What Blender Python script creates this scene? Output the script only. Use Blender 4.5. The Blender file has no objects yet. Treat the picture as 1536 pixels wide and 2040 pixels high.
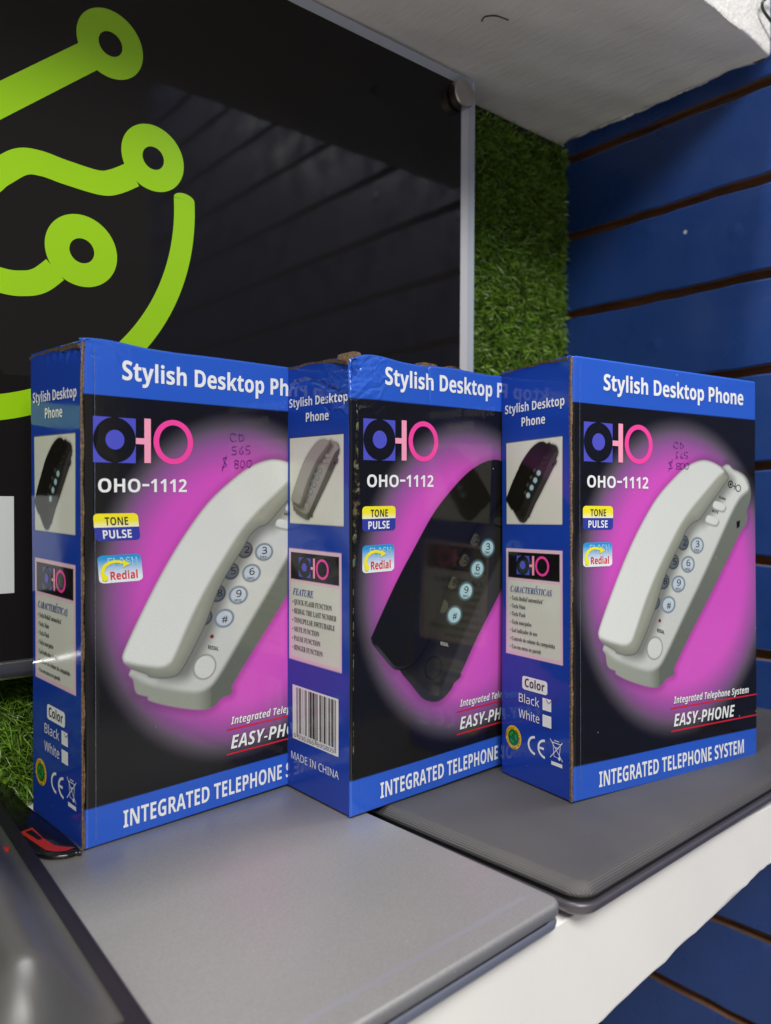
import bpy, math, random
import numpy as np
from mathutils import Matrix, Vector

SC = bpy.context.scene
COL = SC.collection
random.seed(4)
RNG = np.random.default_rng(7)

# ------------------------------------------------------------------ camera
# World axes: x runs along the turf wall towards the corner, y into that wall,
# z up; the corner of the two walls is the z axis, the shelf top is z = 0.
cam_d = bpy.data.cameras.new('camera')
cam = bpy.data.objects.new('camera', cam_d)
COL.objects.link(cam)
R_ = Vector((0.764586, -0.644509, 0.004017))
U_ = Vector((0.009288, 0.017251, 0.999808))
F_ = Vector((0.644455, 0.764402, -0.019176))
CAM = Vector((-0.622604, -0.469151, 0.1745))
m = Matrix.Identity(4)
for i in range(3):
    m[i][0], m[i][1], m[i][2], m[i][3] = R_[i], U_[i], -F_[i], CAM[i]
cam.matrix_world = m
cam_d.sensor_fit = 'VERTICAL'
cam_d.sensor_height = 36.0
cam_d.lens = 27.454
cam_d.clip_start = 0.01
cam_d.clip_end = 60.0
cam_d.dof.use_dof = True
cam_d.dof.focus_distance = 0.415
cam_d.dof.aperture_fstop = 9.5
SC.camera = cam

# ------------------------------------------------------------------ light
world = bpy.data.worlds.new('World')
SC.world = world
world.use_nodes = True
bg = world.node_tree.nodes['Background']
bg.inputs[0].default_value = (1.0, 0.96, 0.92, 1)
bg.inputs[1].default_value = 0.24


def area(name, loc, target, sx, sy, power, color=(1, 1, 1)):
    l = bpy.data.lights.new(name, 'AREA')
    l.shape = 'RECTANGLE'
    l.size, l.size_y, l.energy, l.color = sx, sy, power, color
    o = bpy.data.objects.new(name, l)
    COL.objects.link(o)
    o.location = loc
    o.rotation_euler = (Vector(target) - Vector(loc)).to_track_quat('-Z', 'Y').to_euler()
    return o


# shop ceiling panels: one above and behind the photographer, one over the shelf front
area('ceiling_panel_light', (-1.15, -1.60, 1.50), (-0.32, -0.2, 0.1), 1.1, 0.5, 45, (1.0, 0.975, 0.94))
area('ceiling_strip_light', (-0.45, -0.30, 1.75), (-0.45, -0.295, 0.0), 1.3, 0.12, 30, (1.0, 0.98, 0.95))

SC.view_settings.view_transform = 'Standard'
SC.view_settings.look = 'None'
SC.view_settings.exposure = 0.0
SC.view_settings.gamma = 1.0
SC.view_settings.use_curve_mapping = False


# ------------------------------------------------------------------ helpers
def lin(r, g, b):
    return tuple(((c / 255 / 12.92) if c <= 10 else ((c / 255 + 0.055) / 1.055) ** 2.4) for c in (r, g, b))


def new_mat(name):
    mt = bpy.data.materials.new(name)
    mt.use_nodes = True
    nt = mt.node_tree
    return mt, nt, nt.nodes['Principled BSDF']


def node(nt, kind, **kw):
    n = nt.nodes.new(kind)
    for k, v in kw.items():
        setattr(n, k, v)
    return n


def math_node(nt, op, a, b=None):
    n = node(nt, 'ShaderNodeMath', operation=op)
    for i, v in enumerate((a, b)):
        if v is None:
            continue
        if isinstance(v, (int, float)):
            n.inputs[i].default_value = v
        else:
            nt.links.new(v, n.inputs[i])
    return n.outputs[0]


def simple_mat(name, col, rough=0.5, metal=0.0, spec=0.5, var=0.0, scale=60, bump=0.0, bscale=300, bdist=0.0004, stretch=None, coat=0.0):
    mt, nt, b = new_mat(name)
    b.inputs['Base Color'].default_value = (*col, 1)
    b.inputs['Roughness'].default_value = rough
    b.inputs['Metallic'].default_value = metal
    b.inputs['Specular IOR Level'].default_value = spec
    b.inputs['Coat Weight'].default_value = coat
    b.inputs['Coat Roughness'].default_value = 0.05
    tc = node(nt, 'ShaderNodeTexCoord')
    vec = tc.outputs['Object']
    if stretch:
        mp = node(nt, 'ShaderNodeMapping')
        mp.inputs['Scale'].default_value = stretch
        nt.links.new(vec, mp.inputs[0])
        vec = mp.outputs[0]
    if var > 0:
        nz = node(nt, 'ShaderNodeTexNoise')
        nz.inputs['Scale'].default_value = scale
        nz.inputs['Detail'].default_value = 6
        nt.links.new(vec, nz.inputs['Vector'])
        mx = node(nt, 'ShaderNodeMix', data_type='RGBA')
        mx.inputs[6].default_value = (*[c * (1 - var) for c in col], 1)
        mx.inputs[7].default_value = (*[min(1, c * (1 + var)) for c in col], 1)
        nt.links.new(nz.outputs['Fac'], mx.inputs[0])
        nt.links.new(mx.outputs[2], b.inputs['Base Color'])
    if bump > 0:
        nb = node(nt, 'ShaderNodeTexNoise')
        nb.inputs['Scale'].default_value = bscale
        nb.inputs['Detail'].default_value = 4
        nt.links.new(vec, nb.inputs['Vector'])
        bp = node(nt, 'ShaderNodeBump')
        bp.inputs['Strength'].default_value = bump
        bp.inputs['Distance'].default_value = bdist
        nt.links.new(nb.outputs['Fac'], bp.inputs['Height'])
        nt.links.new(bp.outputs[0], b.inputs['Normal'])
    return mt


def mesh_obj(name, verts, faces, mats=(), parent=None, midx=None, smooth=False, colors=None):
    me = bpy.data.meshes.new(name)
    verts = np.asarray(verts, dtype=np.float32).reshape(-1, 3)
    if isinstance(faces, np.ndarray):
        nf, k = faces.shape
        me.vertices.add(len(verts))
        me.vertices.foreach_set('co', verts.ravel())
        me.loops.add(nf * k)
        me.loops.foreach_set('vertex_index', faces.astype(np.int32).ravel())
        me.polygons.add(nf)
        me.polygons.foreach_set('loop_start', np.arange(0, nf * k, k, dtype=np.int32))
        me.update(calc_edges=True)
    else:
        me.from_pydata([tuple(map(float, v)) for v in verts], [], faces)
    for mt in (mats if isinstance(mats, (list, tuple)) else [mats]):
        me.materials.append(mt)
    if midx is not None:
        me.polygons.foreach_set('material_index', np.asarray(midx, dtype=np.int32))
    if colors is not None:
        a = me.color_attributes.new('ink', 'FLOAT_COLOR', 'POINT')
        c = np.ones((len(verts), 4), dtype=np.float32)
        c[:, :3] = colors
        a.data.foreach_set('color', c.ravel())
    if smooth:
        me.polygons.foreach_set('use_smooth', np.ones(len(me.polygons), dtype=bool))
    me.update()
    o = bpy.data.objects.new(name, me)
    COL.objects.link(o)
    if parent:
        o.parent = parent
    return o


def empty(name, matrix=None, loc=None):
    o = bpy.data.objects.new(name, None)
    o.empty_display_size = 0.02
    COL.objects.link(o)
    if matrix is not None:
        o.matrix_world = matrix
    if loc is not None:
        o.location = loc
    return o


def tag(o, label=None, cat=None, group=None, kind=None):
    for k, v in (('label', label), ('category', cat), ('group', group), ('kind', kind)):
        if v:
            o[k] = v
    return o


class MB:
    """collects simple solids into one mesh"""

    def __init__(self):
        self.v, self.f, self.i = [], [], []

    def add(self, verts, faces, mi=0):
        n = len(self.v)
        self.v += [tuple(x) for x in verts]
        self.f += [tuple(n + q for q in f) for f in faces]
        self.i += [mi] * len(faces)

    def box(self, a, b, mi=0):
        x0, y0, z0 = a
        x1, y1, z1 = b
        self.add([(x0, y0, z0), (x1, y0, z0), (x1, y1, z0), (x0, y1, z0), (x0, y0, z1), (x1, y0, z1), (x1, y1, z1), (x0, y1, z1)],
                 [(0, 3, 2, 1), (4, 5, 6, 7), (0, 1, 5, 4), (1, 2, 6, 5), (2, 3, 7, 6), (3, 0, 4, 7)], mi)

    def tube(self, pts, r, n=10, mi=0, cap=True):
        pts = [Vector(p) for p in pts]
        rings = []
        for i, p in enumerate(pts):
            t = (pts[min(i + 1, len(pts) - 1)] - pts[max(i - 1, 0)]).normalized()
            a = t.cross(Vector((0.31, 0.2, 0.93)))
            a.normalize()
            b = t.cross(a)
            rr = r[i] if isinstance(r, (list, tuple)) else r
            rings.append([p + (a * math.cos(2 * math.pi * k / n) + b * math.sin(2 * math.pi * k / n)) * rr for k in range(n)])
        v = [q for rg in rings for q in rg]
        f = [(i * n + k, i * n + (k + 1) % n, (i + 1) * n + (k + 1) % n, (i + 1) * n + k) for i in range(len(pts) - 1) for k in range(n)]
        if cap:
            f += [tuple(range(n))[::-1], tuple((len(pts) - 1) * n + k for k in range(n))]
        self.add(v, f, mi)

    def loft(self, loops, mi=0, cap=True):
        n = len(loops[0])
        v = [q for l in loops for q in l]
        f = [(i * n + k, i * n + (k + 1) % n, (i + 1) * n + (k + 1) % n, (i + 1) * n + k) for i in range(len(loops) - 1) for k in range(n)]
        if cap:
            f += [tuple(range(n))[::-1], tuple((len(loops) - 1) * n + k for k in range(n))]
        self.add(v, f, mi)

    def build(self, name, mats, parent=None, smooth=False):
        return mesh_obj(name, self.v, self.f, mats, parent, self.i, smooth)


def spline(pts, n=8, closed=False):
    P = np.array(pts, float)
    N = len(P)
    out = []
    for i in range(N if closed else N - 1):
        if closed:
            p0, p1, p2, p3 = P[(i - 1) % N], P[i], P[(i + 1) % N], P[(i + 2) % N]
        else:
            p0, p1, p2, p3 = P[max(i - 1, 0)], P[i], P[i + 1], P[min(i + 2, N - 1)]
        for k in range(n):
            t = k / n
            out.append(0.5 * ((2 * p1) + (-p0 + p2) * t + (2 * p0 - 5 * p1 + 4 * p2 - p3) * t * t + (-p0 + 3 * p1 - 3 * p2 + p3) * t ** 3))
    if not closed:
        out.append(P[-1])
    return np.array(out)


def rrect(x0, y0, x1, y1, r, n=8):
    pts = []
    for cx, cy, a0 in ((x1 - r, y1 - r, 0), (x0 + r, y1 - r, 90), (x0 + r, y0 + r, 180), (x1 - r, y0 + r, 270)):
        for k in range(n + 1):
            a = math.radians(a0 + 90 * k / n)
            pts.append((cx + r * math.cos(a), cy + r * math.sin(a)))
    return pts


# ------------------------------------------------------------------ materials
def print_material(name, flute=0.5):
    """glossy laminate over board: ink colour comes from the printed artwork"""
    mt, nt, b = new_mat(name)
    at = node(nt, 'ShaderNodeAttribute', attribute_name='ink')
    tc = node(nt, 'ShaderNodeTexCoord')
    gn = node(nt, 'ShaderNodeTexNoise')
    gn.inputs['Scale'].default_value = 1500
    gn.inputs['Detail'].default_value = 2
    nt.links.new(tc.outputs['Object'], gn.inputs['Vector'])
    gr = node(nt, 'ShaderNodeMapRange')
    gr.inputs[1].default_value, gr.inputs[2].default_value = 0.3, 0.7
    gr.inputs[3].default_value, gr.inputs[4].default_value = 0.96, 1.02
    nt.links.new(gn.outputs['Fac'], gr.inputs[0])
    gm = node(nt, 'ShaderNodeVectorMath', operation='SCALE')
    nt.links.new(at.outputs['Color'], gm.inputs[0])
    nt.links.new(gr.outputs[0], gm.inputs['Scale'])
    dv = node(nt, 'ShaderNodeTexVoronoi')
    dv.inputs['Scale'].default_value = 115
    nt.links.new(tc.outputs['Object'], dv.inputs['Vector'])
    dn = node(nt, 'ShaderNodeTexNoise')
    dn.inputs['Scale'].default_value = 23
    nt.links.new(tc.outputs['Object'], dn.inputs['Vector'])
    dm = math_node(nt, 'MULTIPLY', math_node(nt, 'LESS_THAN', dv.outputs['Distance'], 0.045), math_node(nt, 'GREATER_THAN', dn.outputs['Fac'], 0.52))
    dx = node(nt, 'ShaderNodeMix', data_type='RGBA')
    dx.inputs[7].default_value = (0.6, 0.58, 0.56, 1)
    nt.links.new(math_node(nt, 'MULTIPLY', dm, 0.55), dx.inputs[0])
    nt.links.new(gm.outputs[0], dx.inputs[6])
    nt.links.new(dx.outputs[2], b.inputs['Base Color'])
    sep = node(nt, 'ShaderNodeSeparateXYZ')
    nt.links.new(tc.outputs['Object'], sep.inputs[0])
    xy = math_node(nt, 'SUBTRACT', sep.outputs[0], sep.outputs[1])
    wob = node(nt, 'ShaderNodeTexNoise')
    wob.inputs['Scale'].default_value = 45
    nt.links.new(tc.outputs['Object'], wob.inputs['Vector'])
    ph = math_node(nt, 'ADD', math_node(nt, 'MULTIPLY', xy, 2 * math.pi / 0.0042), math_node(nt, 'MULTIPLY', wob.outputs['Fac'], 3.0))
    flu = math_node(nt, 'SINE', ph)
    msk = node(nt, 'ShaderNodeTexNoise')
    msk.inputs['Scale'].default_value = 14
    msk.inputs['Detail'].default_value = 2
    nt.links.new(tc.outputs['Object'], msk.inputs['Vector'])
    mm = node(nt, 'ShaderNodeMapRange')
    mm.inputs[1].default_value = 0.5
    mm.inputs[2].default_value = 0.72
    nt.links.new(msk.outputs['Fac'], mm.inputs[0])
    fl = math_node(nt, 'MULTIPLY', math_node(nt, 'MULTIPLY', flu, mm.outputs[0]), 0.000014 * flute)
    n2 = node(nt, 'ShaderNodeTexNoise')
    n2.inputs['Scale'].default_value = 130
    n2.inputs['Detail'].default_value = 3
    nt.links.new(tc.outputs['Object'], n2.inputs['Vector'])
    n3 = node(nt, 'ShaderNodeTexNoise')
    n3.inputs['Scale'].default_value = 18
    n3.inputs['Detail'].default_value = 1
    nt.links.new(tc.outputs['Object'], n3.inputs['Vector'])
    h = math_node(nt, 'ADD', fl, math_node(nt, 'MULTIPLY', n2.outputs['Fac'], 0.000035))
    h = math_node(nt, 'ADD', h, math_node(nt, 'MULTIPLY', n3.outputs['Fac'], 0.00035))
    bp = node(nt, 'ShaderNodeBump')
    bp.inputs['Strength'].default_value = 1.0
    bp.inputs['Distance'].default_value = 1.0
    nt.links.new(h, bp.inputs['Height'])
    nt.links.new(bp.outputs[0], b.inputs['Normal'])
    # handling scuffs make the gloss uneven
    n4 = node(nt, 'ShaderNodeTexNoise')
    n4.inputs['Scale'].default_value = 40
    n4.inputs['Detail'].default_value = 8
    nt.links.new(tc.outputs['Object'], n4.inputs['Vector'])
    mr = node(nt, 'ShaderNodeMapRange')
    mr.inputs[1].default_value = 0.35
    mr.inputs[2].default_value = 0.75
    mr.inputs[3].default_value = 0.07
    mr.inputs[4].default_value = 0.20
    nt.links.new(n4.outputs['Fac'], mr.inputs[0])
    nt.links.new(mr.outputs[0], b.inputs['Roughness'])
    b.inputs['Specular IOR Level'].default_value = 0.55
    return mt


M_PRINT = print_material('printed_laminate')


def foil_mat():
    """lifted laminate film: its gold and green glints are painted into the colour"""
    mt, nt, b = new_mat('lifted_laminate_film')
    tc = node(nt, 'ShaderNodeTexCoord')
    n1 = node(nt, 'ShaderNodeTexNoise')
    n1.inputs['Scale'].default_value = 260
    n1.inputs['Detail'].default_value = 4
    nt.links.new(tc.outputs['Object'], n1.inputs['Vector'])
    rp = node(nt, 'ShaderNodeValToRGB')
    e = rp.color_ramp.elements
    e[0].position, e[0].color = 0.44, (0.02, 0.02, 0.02, 1)
    e[1].position, e[1].color = 0.76, (0.62, 0.56, 0.42, 1)
    for p_, c_ in ((.52, (.06, .05, .03, 1)), (.58, (.34, .25, .12, 1)), (.65, (.08, .32, .22, 1))):
        q = e.new(p_)
        q.color = c_
    nt.links.new(n1.outputs['Fac'], rp.inputs[0])
    nt.links.new(rp.outputs[0], b.inputs['Base Color'])
    b.inputs['Metallic'].default_value = 0.7
    b.inputs['Roughness'].default_value = 0.25
    bp = node(nt, 'ShaderNodeBump')
    bp.inputs['Strength'].default_value = 1.0
    bp.inputs['Distance'].default_value = 0.002
    nt.links.new(n1.outputs['Fac'], bp.inputs['Height'])
    nt.links.new(bp.outputs[0], b.inputs['Normal'])
    return mt


def cardboard_mat():
    mt, nt, b = new_mat('raw_cardboard')
    tc = node(nt, 'ShaderNodeTexCoord')
    nz = node(nt, 'ShaderNodeTexNoise')
    nz.inputs['Scale'].default_value = 900
    nz.inputs['Detail'].default_value = 6
    nt.links.new(tc.outputs['Object'], nz.inputs['Vector'])
    rp = node(nt, 'ShaderNodeValToRGB')
    rp.color_ramp.elements[0].position = 0.3
    rp.color_ramp.elements[0].color = (0.07, 0.042, 0.022, 1)
    rp.color_ramp.elements[1].position = 0.68
    rp.color_ramp.elements[1].color = (0.26, 0.175, 0.095, 1)
    nt.links.new(nz.outputs['Fac'], rp.inputs[0])
    nt.links.new(rp.outputs[0], b.inputs['Base Color'])
    b.inputs['Roughness'].default_value = 0.85
    bp = node(nt, 'ShaderNodeBump')
    bp.inputs['Strength'].default_value = 0.8
    bp.inputs['Distance'].default_value = 0.0005
    nt.links.new(nz.outputs['Fac'], bp.inputs['Height'])
    nt.links.new(bp.outputs[0], b.inputs['Normal'])
    return mt


M_CARD = cardboard_mat()
M_FOIL = foil_mat()
M_GLINT = simple_mat('painted_crease_glint', (0.22, 0.26, 0.30), 0.2, var=0.9, scale=600, bump=0.8, bscale=900)  # pale colour standing for the glint on the front crease
M_BOXBLUE = simple_mat('blue_laminate', lin(36, 78, 178), 0.15, var=0.05, bump=0.2)


def plaster_mat(name, col, stain=0.1, rough_bump=0.6):
    mt, nt, b = new_mat(name)
    tc = node(nt, 'ShaderNodeTexCoord')
    mp = node(nt, 'ShaderNodeMapping')
    mp.inputs['Scale'].default_value = (1, 0.25, 1)
    mp.inputs['Rotation'].default_value = (0, 0, 0.5)
    nt.links.new(tc.outputs['Object'], mp.inputs[0])
    n1 = node(nt, 'ShaderNodeTexNoise')
    n1.inputs['Scale'].default_value = 25
    n1.inputs['Detail'].default_value = 8
    nt.links.new(tc.outputs['Object'], n1.inputs['Vector'])
    n2 = node(nt, 'ShaderNodeTexNoise')
    n2.inputs['Scale'].default_value = 260
    n2.inputs['Detail'].default_value = 5
    nt.links.new(mp.outputs[0], n2.inputs['Vector'])
    mx = node(nt, 'ShaderNodeMix', data_type='RGBA')
    mx.inputs[6].default_value = (*[c * (1 - stain) for c in col], 1)
    mx.inputs[7].default_value = (*[min(0.9, c * (1 + stain * 0.6)) for c in col], 1)
    nt.links.new(n1.outputs['Fac'], mx.inputs[0])
    # little chips and specks
    vo = node(nt, 'ShaderNodeTexVoronoi')
    vo.inputs['Scale'].default_value = 28
    nt.links.new(tc.outputs['Object'], vo.inputs['Vector'])
    lt = math_node(nt, 'LESS_THAN', vo.outputs['Distance'], 0.035)
    mx2 = node(nt, 'ShaderNodeMix', data_type='RGBA')
    mx2.inputs[7].default_value = (0.16, 0.13, 0.1, 1)
    nt.links.new(math_node(nt, 'MULTIPLY', lt, 0.55), mx2.inputs[0])
    nt.links.new(mx.outputs[2], mx2.inputs[6])
    nt.links.new(mx2.outputs[2], b.inputs['Base Color'])
    b.inputs['Roughness'].default_value = 0.6
    bp = node(nt, 'ShaderNodeBump')
    bp.inputs['Strength'].default_value = rough_bump
    bp.inputs['Distance'].default_value = 0.0008
    hh = math_node(nt, 'ADD', n2.outputs['Fac'], math_node(nt, 'MULTIPLY', n1.outputs['Fac'], 1.5))
    nt.links.new(hh, bp.inputs['Height'])
    nt.links.new(bp.outputs[0], b.inputs['Normal'])
    return mt


M_PLASTER = plaster_mat('white_plaster', (0.88, 0.85, 0.79), 0.14, 0.95)
M_PAINTED = plaster_mat('white_painted_shelf', (0.89, 0.88, 0.85), 0.03, 0.12)


def blue_paint_mat():
    mt, nt, b = new_mat('blue_wall_paint')
    tc = node(nt, 'ShaderNodeTexCoord')
    n1 = node(nt, 'ShaderNodeTexNoise')
    n1.inputs['Scale'].default_value = 7
    n1.inputs['Detail'].default_value = 6
    nt.links.new(tc.outputs['Object'], n1.inputs['Vector'])
    mx = node(nt, 'ShaderNodeMix', data_type='RGBA')
    mx.inputs[6].default_value = (0.008, 0.027, 0.11, 1)
    mx.inputs[7].default_value = (0.018, 0.060, 0.245, 1)
    nt.links.new(n1.outputs['Fac'], mx.inputs[0])
    vo = node(nt, 'ShaderNodeTexVoronoi')
    vo.inputs['Scale'].default_value = 17
    nt.links.new(tc.outputs['Object'], vo.inputs['Vector'])
    lt = math_node(nt, 'LESS_THAN', vo.outputs['Distance'], 0.03)
    mx2 = node(nt, 'ShaderNodeMix', data_type='RGBA')
    mx2.inputs[7].default_value = (0.45, 0.48, 0.55, 1)
    nt.links.new(math_node(nt, 'MULTIPLY', lt, 0.8), mx2.inputs[0])
    nt.links.new(mx.outputs[2], mx2.inputs[6])
    nt.links.new(mx2.outputs[2], b.inputs['Base Color'])
    rr = node(nt, 'ShaderNodeTexNoise')
    rr.inputs['Scale'].default_value = 26
    rr.inputs['Detail'].default_value = 9
    nt.links.new(tc.outputs['Object'], rr.inputs['Vector'])
    rm = node(nt, 'ShaderNodeMapRange')
    rm.inputs[1].default_value, rm.inputs[2].default_value = 0.35, 0.7
    rm.inputs[3].default_value, rm.inputs[4].default_value = 0.22, 0.55
    nt.links.new(rr.outputs['Fac'], rm.inputs[0])
    nt.links.new(rm.outputs[0], b.inputs['Roughness'])
    n2 = node(nt, 'ShaderNodeTexNoise')
    n2.inputs['Scale'].default_value = 320
    n2.inputs['Detail'].default_value = 3
    nt.links.new(tc.outputs['Object'], n2.inputs['Vector'])
    v3 = node(nt, 'ShaderNodeTexVoronoi')
    v3.inputs['Scale'].default_value = 22
    nt.links.new(tc.outputs['Object'], v3.inputs['Vector'])
    drip = node(nt, 'ShaderNodeMapRange')
    drip.inputs[1].default_value = 0.0
    drip.inputs[2].default_value = 0.16
    drip.inputs[3].default_value = 1.0
    drip.inputs[4].default_value = 0.0
    nt.links.new(v3.outputs['Distance'], drip.inputs[0])
    bp = node(nt, 'ShaderNodeBump')
    bp.inputs['Strength'].default_value = 0.5
    bp.inputs['Distance'].default_value = 0.0011
    nt.links.new(math_node(nt, 'ADD', math_node(nt, 'MULTIPLY', n2.outputs['Fac'], 0.22), drip.outputs[0]), bp.inputs['Height'])
    nt.links.new(bp.outputs[0], b.inputs['Normal'])
    return mt


M_BLUEWALL = blue_paint_mat()
M_GROOVE = simple_mat('raw_fibreboard_groove', (0.17, 0.085, 0.045), 0.9, var=0.95, scale=70, bump=0.5, bscale=400, stretch=(1, 0.4, 1))
M_SIGN = simple_mat('black_gloss_acrylic', (0.011, 0.010, 0.010), 0.05, spec=0.25)
M_LIME = simple_mat('lime_vinyl', lin(148, 200, 24), 0.16, spec=0.5, var=0.02, scale=20)
M_WHITEVINYL = simple_mat('white_vinyl', (0.58, 0.61, 0.60), 0.2, spec=0.5)
M_ACRYL = simple_mat('frosted_acrylic_border', (0.60, 0.60, 0.62), 0.25, spec=0.6)


def glass_edge_mat():
    mt, nt, b = new_mat('polished_acrylic_edge')
    b.inputs['Base Color'].default_value = (0.62, 0.68, 0.78, 1)
    b.inputs['Roughness'].default_value = 0.07
    b.inputs['Transmission Weight'].default_value = 0.35
    b.inputs['IOR'].default_value = 1.49
    return mt


M_EDGE = glass_edge_mat()
M_STEEL = simple_mat('brushed_steel', (0.55, 0.52, 0.49), 0.3, metal=1.0, bump=0.25, bscale=500, bdist=0.0002, stretch=(1, 1, 1))
_nt = M_STEEL.node_tree
_b = _nt.nodes['Principled BSDF']
_b.inputs['Anisotropic'].default_value = 0.85
_tg = node(_nt, 'ShaderNodeTangent', direction_type='RADIAL', axis='Y')
_nt.links.new(_tg.outputs[0], _b.inputs['Tangent'])
M_RODSTEEL = simple_mat('polished_clear_rim', (0.5, 0.5, 0.52), 0.08, metal=0.9)


def lid_mat(name, c0, c1, rough, metal, grain, gscale, gdist):
    mt, nt, b = new_mat(name)
    tc = node(nt, 'ShaderNodeTexCoord')
    n1 = node(nt, 'ShaderNodeTexNoise')
    n1.inputs['Scale'].default_value = gscale
    n1.inputs['Detail'].default_value = 3
    nt.links.new(tc.outputs['Object'], n1.inputs['Vector'])
    n2 = node(nt, 'ShaderNodeTexNoise')
    n2.inputs['Scale'].default_value = 14
    n2.inputs['Detail'].default_value = 8
    nt.links.new(tc.outputs['Object'], n2.inputs['Vector'])
    mx = node(nt, 'ShaderNodeMix', data_type='RGBA')
    mx.inputs[6].default_value = (*c0, 1)
    mx.inputs[7].default_value = (*c1, 1)
    nt.links.new(math_node(nt, 'ADD', math_node(nt, 'MULTIPLY', n1.outputs['Fac'], 0.88), math_node(nt, 'MULTIPLY', n2.outputs['Fac'], 0.12)), mx.inputs[0])
    # dust specks
    vo = node(nt, 'ShaderNodeTexVoronoi')
    vo.inputs['Scale'].default_value = 75
    nt.links.new(tc.outputs['Object'], vo.inputs['Vector'])
    lt = math_node(nt, 'LESS_THAN', vo.outputs['Distance'], 0.028)
    mx2 = node(nt, 'ShaderNodeMix', data_type='RGBA')
    mx2.inputs[7].default_value = (0.7, 0.68, 0.64, 1)
    nt.links.new(math_node(nt, 'MULTIPLY', lt, 0.5), mx2.inputs[0])
    nt.links.new(mx.outputs[2], mx2.inputs[6])
    nt.links.new(mx2.outputs[2], b.inputs['Base Color'])
    b.inputs['Metallic'].default_value = metal
    mr = node(nt, 'ShaderNodeMapRange')
    mr.inputs[1].default_value, mr.inputs[2].default_value = 0.35, 0.65
    mr.inputs[3].default_value = rough * 0.94
    mr.inputs[4].default_value = rough * 1.06
    nt.links.new(n2.outputs['Fac'], mr.inputs[0])
    nt.links.new(mr.outputs[0], b.inputs['Roughness'])
    bp = node(nt, 'ShaderNodeBump')
    bp.inputs['Strength'].default_value = grain
    bp.inputs['Distance'].default_value = gdist
    nt.links.new(n1.outputs['Fac'], bp.inputs['Height'])
    nt.links.new(bp.outputs[0], b.inputs['Normal'])
    return mt


M_SILVER = lid_mat('silver_lid_paint', (0.27, 0.268, 0.265), (0.44, 0.435, 0.425), 0.40, 0.6, 0.35, 1100, 0.0002)
M_SILVERSTRIP = simple_mat('smooth_lid_inlay', (0.35, 0.355, 0.385), 0.36, metal=0.55)
M_SILVEREDGE = simple_mat('silver_base_plastic', (0.33, 0.35, 0.42), 0.3, metal=0.6)
M_GAP = simple_mat('dark_seam', (0.008, 0.008, 0.01), 0.7)


def woven_mat():
    mt, nt, b = new_mat('textured_dark_lid')
    tc = node(nt, 'ShaderNodeTexCoord')
    sep = node(nt, 'ShaderNodeSeparateXYZ')
    nt.links.new(tc.outputs['Object'], sep.inputs[0])
    k = 2 * math.pi / 0.0016
    u = math_node(nt, 'ADD', sep.outputs[0], sep.outputs[1])
    v = math_node(nt, 'SUBTRACT', sep.outputs[0], sep.outputs[1])
    s1 = math_node(nt, 'SINE', math_node(nt, 'MULTIPLY', u, k))
    s2 = math_node(nt, 'SINE', math_node(nt, 'MULTIPLY', v, k))
    w = math_node(nt, 'MULTIPLY', s1, s2)
    n2 = node(nt, 'ShaderNodeTexNoise')
    n2.inputs['Scale'].default_value = 20
    n2.inputs['Detail'].default_value = 8
    nt.links.new(tc.outputs['Object'], n2.inputs['Vector'])
    mx = node(nt, 'ShaderNodeMix', data_type='RGBA')
    mx.inputs[6].default_value = (0.048, 0.047, 0.048, 1)
    mx.inputs[7].default_value = (0.092, 0.089, 0.088, 1)
    nt.links.new(n2.outputs['Fac'], mx.inputs[0])
    vo = node(nt, 'ShaderNodeTexVoronoi')
    vo.inputs['Scale'].default_value = 60
    nt.links.new(tc.outputs['Object'], vo.inputs['Vector'])
    lt = math_node(nt, 'LESS_THAN', vo.outputs['Distance'], 0.025)
    mx2 = node(nt, 'ShaderNodeMix', data_type='RGBA')
    mx2.inputs[7].default_value = (0.4, 0.38, 0.36, 1)
    nt.links.new(math_node(nt, 'MULTIPLY', lt, 0.6), mx2.inputs[0])
    nt.links.new(mx.outputs[2], mx2.inputs[6])
    nt.links.new(mx2.outputs[2], b.inputs['Base Color'])
    b.inputs['Roughness'].default_value = 0.42
    b.inputs['Metallic'].default_value = 0.15
    bp = node(nt, 'ShaderNodeBump')
    bp.inputs['Strength'].default_value = 0.6
    bp.inputs['Distance'].default_value = 0.0002
    nt.links.new(w, bp.inputs['Height'])
    nt.links.new(bp.outputs[0], b.inputs['Normal'])
    return mt


M_DARKLID = woven_mat()
M_DARKBASE = simple_mat('dark_base_plastic', (0.10, 0.093, 0.11), 0.35, metal=0.3, var=0.15, scale=200)
M_TABFRAME = simple_mat('black_bezel_plastic', (0.011, 0.009, 0.014), 0.45, spec=0.3)
M_TABGLASS = simple_mat('satin_dark_shell', (0.055, 0.054, 0.052), 0.40, spec=0.6, var=0.15, scale=40)
M_TABRIM = simple_mat('grey_screen_rim', (0.045, 0.047, 0.038), 0.4)
M_RED = simple_mat('red_print', (0.36, 0.020, 0.014), 0.3)
M_BLACKGLOSS = simple_mat('black_gloss_plastic', (0.006, 0.006, 0.007), 0.15)
M_WIRE = simple_mat('dark_green_cable_skin', (0.02, 0.03, 0.015), 0.4)
M_FIBRE = simple_mat('black_fibre', (0.012, 0.012, 0.012), 0.8)


def blade_mat():
    mt, nt, b = new_mat('turf_blade')
    at = node(nt, 'ShaderNodeAttribute', attribute_name='ink')
    nt.links.new(at.outputs['Color'], b.inputs['Base Color'])
    b.inputs['Roughness'].default_value = 0.38
    b.inputs['Specular IOR Level'].default_value = 0.45
    return mt


M_BLADE = blade_mat()
M_TURFBACK = simple_mat('turf_backing', (0.006, 0.012, 0.004), 0.95, var=0.5, scale=300)
M_WALLBACK = simple_mat('painted_block_wall', (0.4, 0.38, 0.35), 0.8, var=0.1)

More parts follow.
